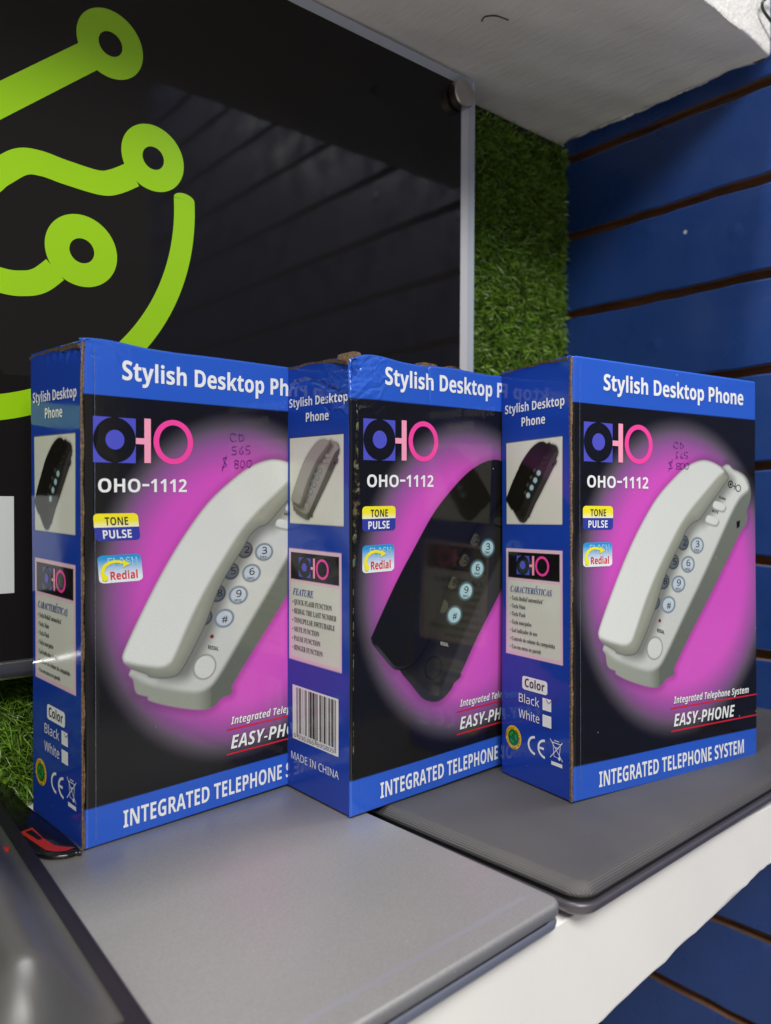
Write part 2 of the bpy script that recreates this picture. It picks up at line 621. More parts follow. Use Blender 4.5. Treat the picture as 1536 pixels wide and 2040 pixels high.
# ------------------------------------------------------------------ walls and shelves
ZU = 0.5134          # underside of the upper shelf
bw = MB()
bw.box((-1.0, 0.004, -0.92), (0.03, 0.06, 0.95))
o = bw.build('back_wall', M_WALLBACK)
tag(o, 'plain wall behind the artificial grass and the black sign', 'wall')

fl = MB()  # unseen floor, added for the light it bounces upwards
fl.box((-4.5, -5.0, -0.95), (1.5, 0.6, -0.92))
o = fl.build('floor', simple_mat('pale_bounce_floor', (0.84, 0.80, 0.73), 0.35, var=0.08, scale=4))
tag(o, 'unseen pale shop floor added far below to bounce light up to the shelves', 'floor', kind='structure')

# slatted wall: one panel of boards with raw routed grooves between them
PITCH, Z0, GH, GD = 0.07471, 0.4995, 0.0076, 0.010
sw = MB()
Y0, Y1 = -1.02, 0.0035
NSEG = 60
ys = np.linspace(Y0, Y1, NSEG + 1)
centres = [Z0 + PITCH * k for k in range(6, -20, -1)]


def wav(y, s):
    return 0.00045 * math.sin(y * 37 + s) + 0.0003 * math.sin(y * 91 + 2.1 * s) + 0.00035 * math.sin(y * 213 + 3.7 * s)


for i in range(len(centres) - 1):
    zt = centres[i] - GH / 2
    zb = centres[i + 1] + GH / 2
    # board front, its top and bottom lips
    rows = []
    for (x, z, s) in ((GD, zt, i), (0.0008, zt, i), (0.0, zt - 0.0012, i), (0.0, zb + 0.0012, i + 40), (0.0008, zb, i + 40), (GD, zb, i + 40)):
        rows.append([(x, y, z + wav(y, s)) for y in ys])
    n = NSEG + 1
    v = [q for r in rows for q in r]
    f, mi = [], []
    for r in range(5):
        for k in range(NSEG):
            f.append((r * n + k, r * n + k + 1, (r + 1) * n + k + 1, (r + 1) * n + k))
            mi.append(1 if r in (0, 4) else 0)
    base = len(sw.v)
    sw.v += v
    sw.f += [tuple(base + a for a in q) for q in f]
    sw.i += mi
sw.box((GD - 0.0005, Y0, centres[-1]), (GD + 0.02, Y1, centres[0]), 1)
o = sw.build('slatted_wall', [M_BLUEWALL, M_GROOVE])
tag(o, 'blue painted slatted wall panel with raw brown grooves between its boards', 'wall')


# plaster shelves with a hand-trowelled, crumbling edge
def plaster_shelf(name, x0, x1, yf, z0f, z1, seed, rag, mat):
    """x0..x1 along the wall, front at yf, lower edge height z0f(x), top z1"""
    nx, ny = 160, 36
    rg = np.random.default_rng(seed)
    ph = rg.uniform(0, 6.28, 12)

    def endx(y):      # ragged right-hand end
        return x1 + rag * (0.9 * math.sin(y * 60 + ph[0]) + 0.7 * math.sin(y * 170 + ph[1]) + 0.5 * math.sin(y * 420 + ph[2]) + 0.35 * math.sin(y * 900 + ph[3]))

    def fr(x, z):     # slightly uneven front face
        return yf + 0.0005 * math.sin(x * 50 + ph[4]) + 0.0004 * math.sin(x * 131 + z * 90 + ph[5])

    def low(x):
        return z0f(x) + 0.0005 * math.sin(x * 70 + ph[6]) + 0.00045 * math.sin(x * 230 + ph[7]) + 0.0003 * math.sin(x * 610 + ph[8])
    v, f = [], []
    prof = []
    for j in range(ny + 1):        # underside from wall to front
        y = (0.003) + (yf + 0.0012 - 0.003) * j / ny
        prof.append(('u', y))
    prof += [('u', yf + 0.0006), ('c', 0.5), ('f', 0.0), ('f', 0.02), ('f', 0.25), ('f', 0.5), ('f', 0.75), ('f', 0.96), ('f', 0.985), ('f', 1.0), ('t', yf + 0.0008), ('t', yf + 0.003), ('t', 0.003)]
    xs = np.concatenate([np.linspace(0, 0.8, nx // 2, endpoint=False), np.linspace(0.8, 1, nx // 2 + 1)])
    npf = len(prof)
    for t in xs:
        for kind, a in prof:
            if kind == 'u':
                e = endx(a)
                x = x0 + (e - x0) * t
                z = low(x) if False else z0f(x) + 0.0004 * math.sin(x * 45 + a * 60) + 0.0003 * math.sin(a * 140 + x * 33)
                if t > 0.985:
                    z -= 0.0012 * (t - 0.985) / 0.015
                v.append((x, a, z))
            else:
                e = endx(yf)
                x = x0 + (e - x0) * t
                zl = low(x)
                if kind == 'c':
                    v.append((x, fr(x, zl) + 0.0003, zl + 0.0002))
                elif kind == 'f':
                    z = zl + 0.001 + (z1 - zl - 0.001) * a
                    v.append((x, fr(x, z), z))
                else:
                    v.append((x, a, z1))
    n = len(xs)
    for i in range(n - 1):
        for j in range(npf - 1):
            f.append((i * npf + j, i * npf + j + 1, (i + 1) * npf + j + 1, (i + 1) * npf + j))
    f.append(tuple((n - 1) * npf + j for j in range(npf)))
    f.append(tuple(j for j in range(npf))[::-1])
    return mesh_obj(name, v, f, mat, smooth=True)


up = plaster_shelf('wall_shelf', -1.0, -0.0118, -0.197, lambda x: ZU, ZU + 0.062, 3, 0.0017, M_PLASTER)
tag(up, 'white plaster shelf overhead, seen from below, with a crumbling edge beside the blue wall', 'shelf')
low = plaster_shelf('wall_shelf', -1.0, -0.0045, -0.2735, lambda x: -0.0140 - 0.119 * (-0.005 - x) if x > -0.42 else -0.0634, 0.0, 5, 0.0006, M_PAINTED)
tag(low, 'white plaster shelf below with bare front edge carrying the laptops and cartons', 'shelf')
# the plaster bead squeezed out along the upper shelf's end
bead = MB()
pts, rad = [], []
for k in range(90):
    y = -0.012 - 0.135 * k / 89
    pts.append((-0.0104 + 0.0011 * math.sin(y * 60) + random.uniform(-.0005, .0005), y, ZU + 0.0002 + random.uniform(-.0004, .0004)))
    rad.append(0.0012 + 0.0011 * abs(math.sin(k * 0.21)) * random.uniform(.5, 1))
bead.tube(pts, rad, 7)
bead.build('plaster_bead', M_PLASTER, up, smooth=True)

# ------------------------------------------------------------------ artificial turf
def turf():
    specs = []   # x0,x1,z0,z1,count,len0,len1,width
    specs.append((-0.162, -0.001, 0.002, ZU - 0.006, 60000, 0.006, 0.0130, 0.0009))
    specs.append((-0.565, -0.455, 0.001, 0.10, 11000, 0.009, 0.019, 0.0009))
    specs.append((-0.455, -0.162, 0.001, 0.10, 6000, 0.008, 0.015, 0.0010))
    specs.append((-0.56, -0.162, 0.10, ZU - 0.006, 6000, 0.005, 0.010, 0.0010))
    V, F, Cc = [], [], []
    base = 0
    for (x0, x1, z0, z1, n, l0, l1, wd) in specs:
        # tufts: several blades spring from one stitch
        nt = n // 7
        tx, tz = RNG.uniform(x0, x1, nt), RNG.uniform(z0, z1, nt)
        ti = RNG.integers(0, nt, n)
        px = tx[ti] + RNG.normal(0, 0.0006, n)
        pz = tz[ti] + RNG.normal(0, 0.0006, n)
        tdir = RNG.normal(0, 0.55, (nt, 2))
        dx = tdir[ti, 0] + RNG.normal(0, 0.45, n)
        dz = tdir[ti, 1] + RNG.normal(0.0, 0.45, n) + 0.25
        L = RNG.uniform(l0, l1, n)
        d = np.stack([dx, -np.ones(n), dz], 1)
        d /= np.linalg.norm(d, axis=1)[:, None]
        side = np.cross(d, RNG.normal(0, 1, (n, 3)))
        side /= np.linalg.norm(side, axis=1)[:, None]
        bend = np.stack([RNG.normal(0, .35, n), RNG.uniform(0.0, .35, n), RNG.normal(-0.25, .35, n)], 1)
        w = wd * RNG.uniform(.6, 1.25, n)
        root = np.stack([px, np.full(n, 0.0035), pz], 1)
        pts = []
        for t, ws in ((0, 1.0), (0.4, 1.0), (0.75, .8), (1.0, .12)):
            c = root + d * (L * t)[:, None] + bend * (L * t * t)[:, None] * .8
            pts.append(c - side * (w * ws / 2)[:, None])
            pts.append(c + side * (w * ws / 2)[:, None])
        P = np.stack(pts, 1)            # n,8,3
        P[:, :, 1] = np.minimum(P[:, :, 1], 0.0035)
        P[:, :, 0] = np.minimum(P[:, :, 0], 0.004)
        P[:, :, 2] = np.clip(P[:, :, 2], 0.0005, ZU + 0.05)
        hid = (P[:, 4:, 0].mean(1) < -0.16) & (P[:, 4:, 2].mean(1) > 0.085)      # keep blades behind the sign short
        P[hid, :, 1] = np.maximum(P[hid, :, 1], -0.012)
        nearU = P[:, :, 2] > ZU - 0.0015
        P[:, :, 2] = np.where(nearU, ZU - 0.0015, P[:, :, 2])
        V.append(P.reshape(-1, 3))
        q = np.array([[0, 1, 3, 2], [2, 3, 5, 4], [4, 5, 7, 6]])
        F.append((base + np.arange(n)[:, None, None] * 8 + q[None]).reshape(-1, 4))
        base += n * 8
        hue = RNG.uniform(0, 1, n)
        g = np.stack([0.078 + 0.15 * hue ** 1.5, 0.172 + 0.205 * hue, 0.011 + 0.022 * hue], 1) * RNG.uniform(.4, 1.25, n)[:, None]
        pale = RNG.uniform(0, 1, n) < 0.03
        g[pale] = (0.26, 0.33, 0.14)
        Cc.append(np.repeat(g, 8, axis=0))
    me = mesh_obj('artificial_grass', np.concatenate(V), np.concatenate(F), [M_BLADE], colors=np.concatenate(Cc))
    return me


tag(turf(), 'green artificial grass covering the wall beside and below the black sign', 'artificial grass', kind='stuff')
tb = MB()
tb.box((-1.0, 0.0012, 0.001), (0.0, 0.0038, ZU - 0.001))
tag(tb.build('turf_backing', M_TURFBACK), 'dark backing sheet of the artificial grass on the wall', 'backing sheet')

# ------------------------------------------------------------------ black sign on stand-offs
sign = empty('wall_sign', loc=(-0.45, -0.02, 0.3))
tag(sign, 'glossy black sign panel with lime green circuit drawing, held by a steel stand-off', 'sign')
SX, SYF = Vector((-0.45, -0.02, 0.3)), -0.026


def sign_obj(mb, name, mats, smooth=False):
    mb.v = [tuple(Vector(p) - SX) for p in mb.v]
    return mb.build(name, mats, sign, smooth)


XB, ZT_, ZB_ = -0.1715, 0.5035, 0.0872
mb = MB()
mb.box((-0.95, SYF, ZB_), (XB, SYF + 0.0045, ZT_))
sign_obj(mb, 'panel', M_SIGN)
mb = MB()   # pale frosted reveal round the black
mb.box((XB, SYF + 0.0003, ZB_), (XB + 0.0085, SYF + 0.0045, ZT_ + 0.0008))
mb.box((-0.95, SYF + 0.0003, ZT_), (XB, SYF + 0.0045, ZT_ + 0.0008))
sign_obj(mb, 'pale_border', M_ACRYL)
mb = MB()   # polished bevel outside the reveal
xa, xb = XB + 0.0085, XB + 0.0165
za, zb = ZT_ + 0.0008, ZT_ + 0.0088
mb.add([(xa, SYF + .0003, ZB_), (xa, SYF + .0003, za), (xb - .002, SYF - .0012, zb - .002), (xb - .002, SYF - .0012, ZB_), (xb, SYF + .0045, ZB_), (xb, SYF + .0045, zb)],
       [(0, 3, 2, 1), (3, 4, 5, 2)])
mb.add([(xa, SYF + .0003, za), (-0.95, SYF + .0003, za), (-0.95, SYF - .0012, zb - .002), (xb - .002, SYF - .0012, zb - .002), (xb, SYF + .0045, zb), (-0.95, SYF + .0045, zb)],
       [(0, 3, 2, 1), (3, 4, 5, 2)])
sign_obj(mb, 'polished_edge', M_EDGE)
mb = MB()
pr = []
for k in range(16):
    a = 2 * math.pi * k / 16
    pr.append((math.cos(a) * 0.0052, math.sin(a) * 0.0052))
mb.loft([[(x, SYF + .001 + p * .8, ZB_ - 0.0052 + q) for p, q in pr] for x in (-0.95, XB)])
sign_obj(mb, 'clear_rim', M_RODSTEEL, True)


# lime circuit drawing: flat vinyl, 0.3 mm proud
def vinyl(mb, outer, y, mi=0):
    v = [(p[0], y, p[1]) for p in outer]
    mb.add(v, [tuple(range(len(v)))], mi)


def stroke_poly(mb, c, w, y, cap=True):
    c = np.array(c, float)
    t = np.gradient(c, axis=0)
    t /= np.linalg.norm(t, axis=1)[:, None]
    nrm = np.stack([-t[:, 1], t[:, 0]], 1)
    L, Rr = c + nrm * w / 2, c - nrm * w / 2
    v = [(p[0], y, p[1]) for p in np.concatenate([L, Rr])]
    n = len(c)
    mb.add(v, [(i, n + i, n + i + 1, i + 1) for i in range(n - 1)])


def ring(mb, cx, cz, ro, ri, y, n=72):
    v = []
    for k in range(n):
        a = 2 * math.pi * k / n
        v += [(cx + ro * math.cos(a), y, cz + ro * math.sin(a)), (cx + ri * math.cos(a), y, cz + ri * math.sin(a))]
    mb.add(v, [(2 * k, 2 * k + 1, (2 * k + 3) % (2 * n), (2 * k + 2) % (2 * n)) for k in range(n)])


yv = SYF - 0.0003
mb = MB()
ring(mb, -0.4542, 0.4303, 0.0190, 0.0068, yv)
ring(mb, -0.4290, 0.3733, 0.0192, 0.0066, yv)
ring(mb, -0.4706, 0.3106, 0.0198, 0.0068, yv)
stroke_poly(mb, [(-0.640, 0.270), (-0.5122, 0.3798), (-0.4660, 0.4195)], 0.0152, yv - .00005)
stroke_poly(mb, spline([(-0.60, 0.285), (-0.530, 0.327), (-0.5125, 0.3425), (-0.502, 0.3510), (-0.492, 0.3528), (-0.479, 0.3515), (-0.461, 0.3507), (-0.452, 0.3535), (-0.4415, 0.3603)], 8), 0.0136, yv - .00005)
stroke_poly(mb, spline([(-0.57, 0.305), (-0.540, 0.292), (-0.5127, 0.2868), (-0.5005, 0.2873), (-0.4925, 0.2905), (-0.4850, 0.2975)], 8), 0.0133, yv - .00005)
arc = []
for k in range(90):
    a = math.radians(3.0 - 172 * k / 89)
    arc.append((-0.5382 + 0.1289 * math.cos(a), 0.3471 + 0.1289 * math.sin(a)))
arc = [(-0.40955, 0.3445)] * 0 + arc
stroke_poly(mb, arc, 0.0134, yv)
cap = []
a0 = math.radians(3.0)
cc = np.array([-0.5382 + 0.1289 * math.cos(a0), 0.3471 + 0.1289 * math.sin(a0)])
for k in range(13):
    a = a0 + math.pi * k / 12
    cap.append((cc[0] + 0.0067 * math.cos(a), cc[1] - 0.55 * 0.0067 * -abs(math.sin(a - a0)) if True else 0))
vinyl(mb, cap, yv - .00004)
sign_obj(mb, 'circuit_drawing', M_LIME)
mb = MB()
mb.box((-0.535, yv - .0001, 0.1229), (-0.5066, SYF, 0.1741))
sign_obj(mb, 'white_lettering', M_WHITEVINYL)
# steel stand-off cap
mb = MB()
cx, cz = -0.1765, 0.4920
prof = [(0.0085, SYF - .0002), (0.0104, SYF - .0010), (0.0108, SYF - .0022), (0.0108, SYF - .0085), (0.0102, SYF - .0094), (0.0, SYF - .0096)]
loops = [[(cx + r * math.cos(2 * math.pi * k / 40), y, cz + r * math.sin(2 * math.pi * k / 40)) for k in range(40)] for r, y in prof[:-1]]
mb.loft(loops)
mb.tube([(cx, SYF + .0046, cz), (cx, -0.001, cz)], 0.006, 16)
sign_obj(mb, 'stand_off', M_STEEL)


# ------------------------------------------------------------------ laptops
def slab(outline, prof, z_of=lambda x, y: 0.0):
    """outline = (x0,y0,x1,y1,r); prof = list of (inset, z)"""
    x0, y0, x1, y1, r = outline
    return [[(x, y, z + z_of(x, y)) for x, y in rrect(x0 + i, y0 + i, x1 - i, y1 - i, max(r - i, .0008), 10)] for i, z in prof]


lap = empty('silver_laptop', loc=(-0.3692, -0.2802, 0.0))
lap.rotation_euler = (0, 0, math.radians(2.8))
tag(lap, 'closed silver grey laptop under the left carton, nearest the camera', 'laptop')
SW_, SD_ = 0.356, 0.236
mb = MB()
mb.loft(slab((-SW_, 0, 0, SD_, .0062), [(.0018, .0092), (.0004, .0095), (0, .0102), (0, .0130), (.0004, .0138), (.0012, .0143), (.0020, .01432), (.006, .01433)]))
mb.build('lid', M_SILVER, lap, True)
mb = MB()
mb.loft(slab((-SW_ + .0012, .0012, -.0012, SD_ - .0012, .010), [(0, .0078), (0, .0094)]))
mb.build('seam', M_GAP, lap)
mb = MB()
mb.loft(slab((-SW_, .0004, -.0004, SD_, .0062), [(.012, 0.0004), (.006, .0010), (.0018, .0028), (.0004, .0044), (.0, .0064), (.0004, .0077), (.0014, .0081)]))
mb.build('base', M_SILVEREDGE, lap, True)
mb = MB()
mb.loft([[(x, y, z) for x, y in rrect(-SW_ + .03, .0108, -.0100, .0134, .0012, 6)] for z in (.0141, .01445)])
mb.build('lid_inlay', M_SILVERSTRIP, lap)

dk = empty('dark_laptop', loc=(-0.3620, -0.2842, 0.0))
dk.rotation_euler = (0, 0, math.radians(2.0))
tag(dk, 'closed dark grey laptop with woven texture lid under the right carton', 'laptop')
TZ = lambda x, y: -0.020 * y
DW, DD = 0.345, 0.232
mb = MB()
mb.loft(slab((0, 0, DW, DD, .010), [(.003, .0120), (.0004, .0123), (0, .0130), (.0003, .0138), (.0040, .0168), (.0062, .0172), (.0072, .01724), (.014, .01725)], TZ))
mb.build('lid', M_DARKLID, dk, True)
mb = MB()
mb.loft(slab((.0016, .0016, DW - .0016, DD - .0016, .009), [(0, .0088), (0, .0126)], TZ))
mb.build('seam', M_GAP, dk)
mb = MB()
mb.loft(slab((-.0004, -.0004, DW, DD, .011), [(.014, .0028), (.008, .0028), (.0026, .0040), (.0006, .0058), (.0, .0078), (.0004, .0094), (.0022, .0098)], TZ))
mb.build('base', M_DARKBASE, dk, True)

# black device lying at the left on the silver laptop: dark bezel round a glossy face, its ribs shaped to make light and dark streaks
dev = empty('electronic_device', loc=(-0.5300, -0.2640, 0.0146))
dev.rotation_euler = (0, 0, math.radians(-2.8))
tag(dev, 'black device with dark bezel and softly rounded face lying at the lower left edge', 'device')
mb = MB()
TWD, TDP = 0.16, 0.232
mb.loft(slab((-TWD, 0, 0, TDP, .007), [(.002, 0.0), (0, .0012), (0, .0066), (.0008, .0078), (.0016, .0082)]))
mb.build('bezel', M_TABFRAME, dev, True)
mb = MB()
mb.loft(slab((-TWD + .008, .0125, -.0068, TDP - .008, .0015), [(0, .0081), (0, .00845), (.0012, .00845)]))
mb.build('face_rim', M_TABRIM, dev)
nx, ny = 90, 24
v, f = [], []
for i in range(nx + 1):
    x = -.0078 - (TWD - .0168) * i / nx
    t = (-x - .0078)
    zz = .0086 + .0210 * (0.5 - 0.5 * math.cos(2 * math.pi * min(t, .046) / .046)) if t < .046 else .0086 + .0160 * (0.5 - 0.5 * math.cos(2 * math.pi * (t - .046) / .050))
    for j in range(ny + 1):
        y = .0136 + (TDP - .0236) * j / ny
        k = min(1, min(j + 1, ny - j) / 1.5) if 0 < j < ny else 0.0
        v.append((x, y, .0085 + (zz - .0085) * k))
for i in range(nx):
    for j in range(ny):
        q = i * (ny + 1) + j
        f.append((q, q + 1, q + ny + 2, q + ny + 1))
mesh_obj('face', v, f, M_TABGLASS, dev, smooth=True)
mb = MB()
mb.loft([[(-.0105 + r * math.cos(2 * math.pi * k / 16), .150 + r * 2.2 * math.sin(2 * math.pi * k / 16), z) for k in range(16)] for r, z in ((.0012, .0086), (.0012, .0098), (.0007, .0100))])
mb.build('red_badge', M_RED, dev)

# black gadget case with a red stripe, lying behind the tablet
cs = empty('gadget_case', loc=(-0.5125, -0.075, 0.0145))
tag(cs, 'flat glossy black case with red stripe lying left of the first carton', 'case')
OX, OY, OZ = -0.5125, -0.075, 0.0145
outl = spline([(-0.5032, -0.1168), (-0.5060, -0.1184), (-0.5105, -0.1182), (-0.5165, -0.1145), (-0.5200, -0.1085), (-0.526, -0.096), (-0.534, -0.075), (-0.536, -0.045), (-0.534, -0.012), (-0.520, -0.003), (-0.5082, -0.006), (-0.5070, -0.050), (-0.5046, -0.085)], 6, True)
mb = MB()
ctr = outl.mean(0)
mb.loft([[(ctr[0] + (p[0] - ctr[0]) * s - OX, ctr[1] + (p[1] - ctr[1]) * s - OY, z) for p in outl] for s, z in ((.97, 0.0), (1.0, .0006), (1.0, .0017), (.97, .0023))])
mb.build('shell', M_BLACKGLOSS, cs, True)
mb = MB()
st = [(-0.5196, -0.0825), (-0.5133, -0.0806), (-0.5130, -0.0951), (-0.5114, -0.1065), (-0.5085, -0.1110), (-0.5048, -0.1148), (-0.5092, -0.1158), (-0.5130, -0.1138), (-0.5160, -0.1090)]
n = len(st)
v = [(a - OX, b - OY, .0026) for a, b in st]
win = [(-0.5175, -0.0840), (-0.5144, -0.0838), (-0.5136, -0.0966), (-0.5154, -0.0970)]
v2 = [(a - OX, b - OY, .0029) for a, b in win]
mb.add(v, [tuple(range(n))])
mb.add(v2, [(0, 1, 2, 3)], 1)
mb.build('red_stripe', [M_RED, M_BLACKGLOSS], cs)

# ------------------------------------------------------------------ small clutter near the upper shelf
mb = MB()
mb.tube(spline([(0.004, -0.203, 0.5525), (-0.020, -0.2035, 0.5500), (-0.0345, -0.2025, 0.5420), (-0.0345, -0.2015, 0.5360), (-0.022, -0.203, 0.5300), (0.003, -0.205, 0.5215)], 8), 0.0011, 8)
o = mb.build('cable', M_WIRE, None, True)
tag(o, 'dark green cable loop hanging in front of the upper white shelf', 'cable')
mb = MB()
mb.tube(spline([(-0.2096, -0.0833, ZU - .0008), (-0.2122, -0.0885, ZU - .0012), (-0.2085, -0.0942, ZU - .0016), (-0.2030, -0.0955, ZU - .001), (-0.1971, -0.0971, ZU - .0016)], 6), 0.00045, 6)
o = mb.build('thread', M_FIBRE, None, True)
tag(o, 'short black bent thread stuck to the underside of the upper shelf', 'thread')

# ------------------------------------------------------------------ telephone cartons
# Everything printed is laid out in millimetres on the flat face (u across, v up).
AW, AH, AD = 153.83, 230.0, 57.17
INK = {
    'white': (0.83, 0.86, 0.86), 'blue': lin(44, 92, 200), 'black': lin(22, 21, 22), 'side': lin(26, 64, 164),
    'logoblue': lin(80, 84, 198), 'pink': lin(244, 72, 164), 'palepink': lin(246, 160, 190), 'magenta': lin(206, 82, 190),
    'yellow': (0.88, 0.80, 0.02), 'badgeblue': lin(52, 62, 160), 'red': lin(214, 44, 46), 'cream': lin(214, 218, 204),
    'pinkpaper': lin(228, 194, 208), 'headblue': lin(44, 66, 150), 'text': lin(50, 48, 50), 'pen': lin(104, 44, 128),
    'line': lin(210, 36, 52), 'green': lin(24, 110, 50), 'ring': lin(232, 190, 30), 'grey': lin(120, 120, 120),
}


def mix(a, b, t):
    t = np.clip(t, 0, 1)[..., None]
    return np.asarray(a) * (1 - t) + np.asarray(b) * t


def sstep(a, b, x):
    t = np.clip((x - a) / (b - a), 0, 1)
    return t * t * (3 - 2 * t)


def sdf_poly(poly, U, V):
    """signed distance (negative inside) to a closed polygon"""
    P = np.asarray(poly, float)
    d = np.full(U.shape, 1e9)
    ins = np.zeros(U.shape, bool)
    for i in range(len(P)):
        x0, y0 = P[i]
        x1, y1 = P[(i + 1) % len(P)]
        ex, ey = x1 - x0, y1 - y0
        t = np.clip(((U - x0) * ex + (V - y0) * ey) / (ex * ex + ey * ey + 1e-12), 0, 1)
        d = np.minimum(d, (U - x0 - t * ex) ** 2 + (V - y0 - t * ey) ** 2)
        if abs(ey) > 1e-9:
            c = ((y0 > V) != (y1 > V)) & (U < ex * (V - y0) / ey + x0)
            ins ^= c
    d = np.sqrt(d)
    return np.where(ins, -d, d)


# the pictured telephone, traced on the flat front face
P_HAND = [(19.1, 84.0), (20.1, 89.2), (29.6, 107.4), (40.5, 126.1), (51.6, 142.2), (64.3, 157.2), (78.5, 168.7), (89.5, 175.6), (100.8, 179.3), (109.7, 179.3), (118.9, 176.7), (124.8, 173.5), (126.8, 169.7), (120.1, 163.2), (109.6, 153.8), (100.4, 145.4), (94.6, 143.4), (89.0, 139.2), (84.6, 132.6), (76.4, 122.0), (69.2, 110.4), (62.6, 95.5), (54.8, 82.1), (49.1, 74.0), (45.2, 72.0), (39.2, 72.2), (32.7, 73.9), (30.8, 75.7), (22.2, 80.1)]
P_TOP = [(19.1, 84.0), (20.1, 89.2), (29.6, 107.4), (40.5, 126.1), (51.6, 142.2), (64.3, 157.2), (78.5, 168.7), (89.5, 175.6), (100.8, 179.3), (109.7, 179.3), (118.9, 176.7), (122.8, 173.4), (116.9, 169.9), (105.8, 161.2), (93.1, 151.1), (83.2, 141.3), (73.5, 128.6), (64.1, 115.3), (54.9, 100.0), (45.8, 82.0), (42.5, 78.4), (38, 77.6), (30, 79.4), (22.2, 82.0)]
P_BASE = [(120, 176.0), (132.3, 175.0), (141.9, 172.4), (146.7, 168.2), (148.8, 161.2), (147.3, 155.1), (144.5, 150.7), (145.2, 146.4), (143.7, 142.0), (138.9, 138.2), (129.2, 125.9), (109.3, 100.4), (92.7, 80.0), (79.2, 62.6), (78.6, 60.3), (78.0, 57.5), (72.0, 56.1), (67.3, 52.7), (59.2, 52.8), (43.5, 57.6), (32.2, 62.6), (31.6, 64.5), (25.8, 67.4), (24.2, 73.9), (22.7, 78.5), (34.9, 92.1), (80.8, 145.3)]
P_DECK = [(120, 176.0), (132.3, 175.0), (141.0, 172.0), (145.0, 168.0), (146.2, 163.0), (137.6, 157.6), (126.7, 144.6), (105.5, 114.7), (86.6, 89.4), (70.9, 68.2), (64.5, 62.8), (56.5, 62.0), (43.0, 66.0), (31.6, 70.5), (24.2, 75.6), (22.7, 78.5), (34.9, 92.1), (80.8, 145.3)]
B_MAIN = [(98.2, 130.2, '3'), (90.2, 119.5, '6'), (82.1, 108.6, '9'), (73.7, 97.4, '#')]
B_DIM = [(86.0, 132.0, '2'), (77.6, 121.4, '5'), (69.6, 110.6, '8'), (61.8, 99.4, '0')]


P_HAND_B = [(13.4, 88.1), (14.6, 91.0), (29.5, 114.5), (43.0, 132.9), (56.0, 149.8), (68.4, 161.6), (82.4, 172.3), (94.6, 178.3), (104, 180.6), (111.0, 180.6), (119, 177.6), (125.2, 173.9), (127.0, 169.7), (120.1, 163.2), (109.6, 153.8), (100.4, 145.6), (95.0, 144.6), (90.6, 141.0), (85.6, 134.2), (76.6, 123.0), (68.6, 111.0), (61.5, 95.7), (54.2, 82.1), (48.0, 74.5), (41.0, 70.2), (35.0, 69.2), (28.6, 70.5), (21.0, 78.0), (14.6, 85.0)]
P_BASE_B = P_BASE[:13] + [(80.7, 62.9), (78.9, 60.7), (78.3, 58.3), (73.6, 55.7), (71.2, 52.8), (66.8, 49.6), (62.0, 47.8), (58.0, 47.9), (54.2, 48.9), (48.7, 51.8), (40.6, 60.4), (33.4, 68.2), (30.0, 76.0), (34.9, 92.1), (80.8, 145.3)]
P_DECK_B = P_DECK[:9] + [(71.4, 66.0), (66.0, 57.4), (60.0, 53.0), (54.8, 53.4), (49.4, 56.4), (41.0, 64.0), (33.6, 71.0), (30.0, 78.5), (34.9, 92.1), (80.8, 145.3)]
B_MAIN_B = [(100.6, 129.9, '3'), (91.9, 118.3, '6'), (82.6, 106.4, '9'), (73.4, 93.8, '#')]
B_DIM_B = [(89.6, 135.0, '2'), (80.7, 123.9, '5'), (71.7, 111.9, '8'), (64.6, 99.5, '0')]


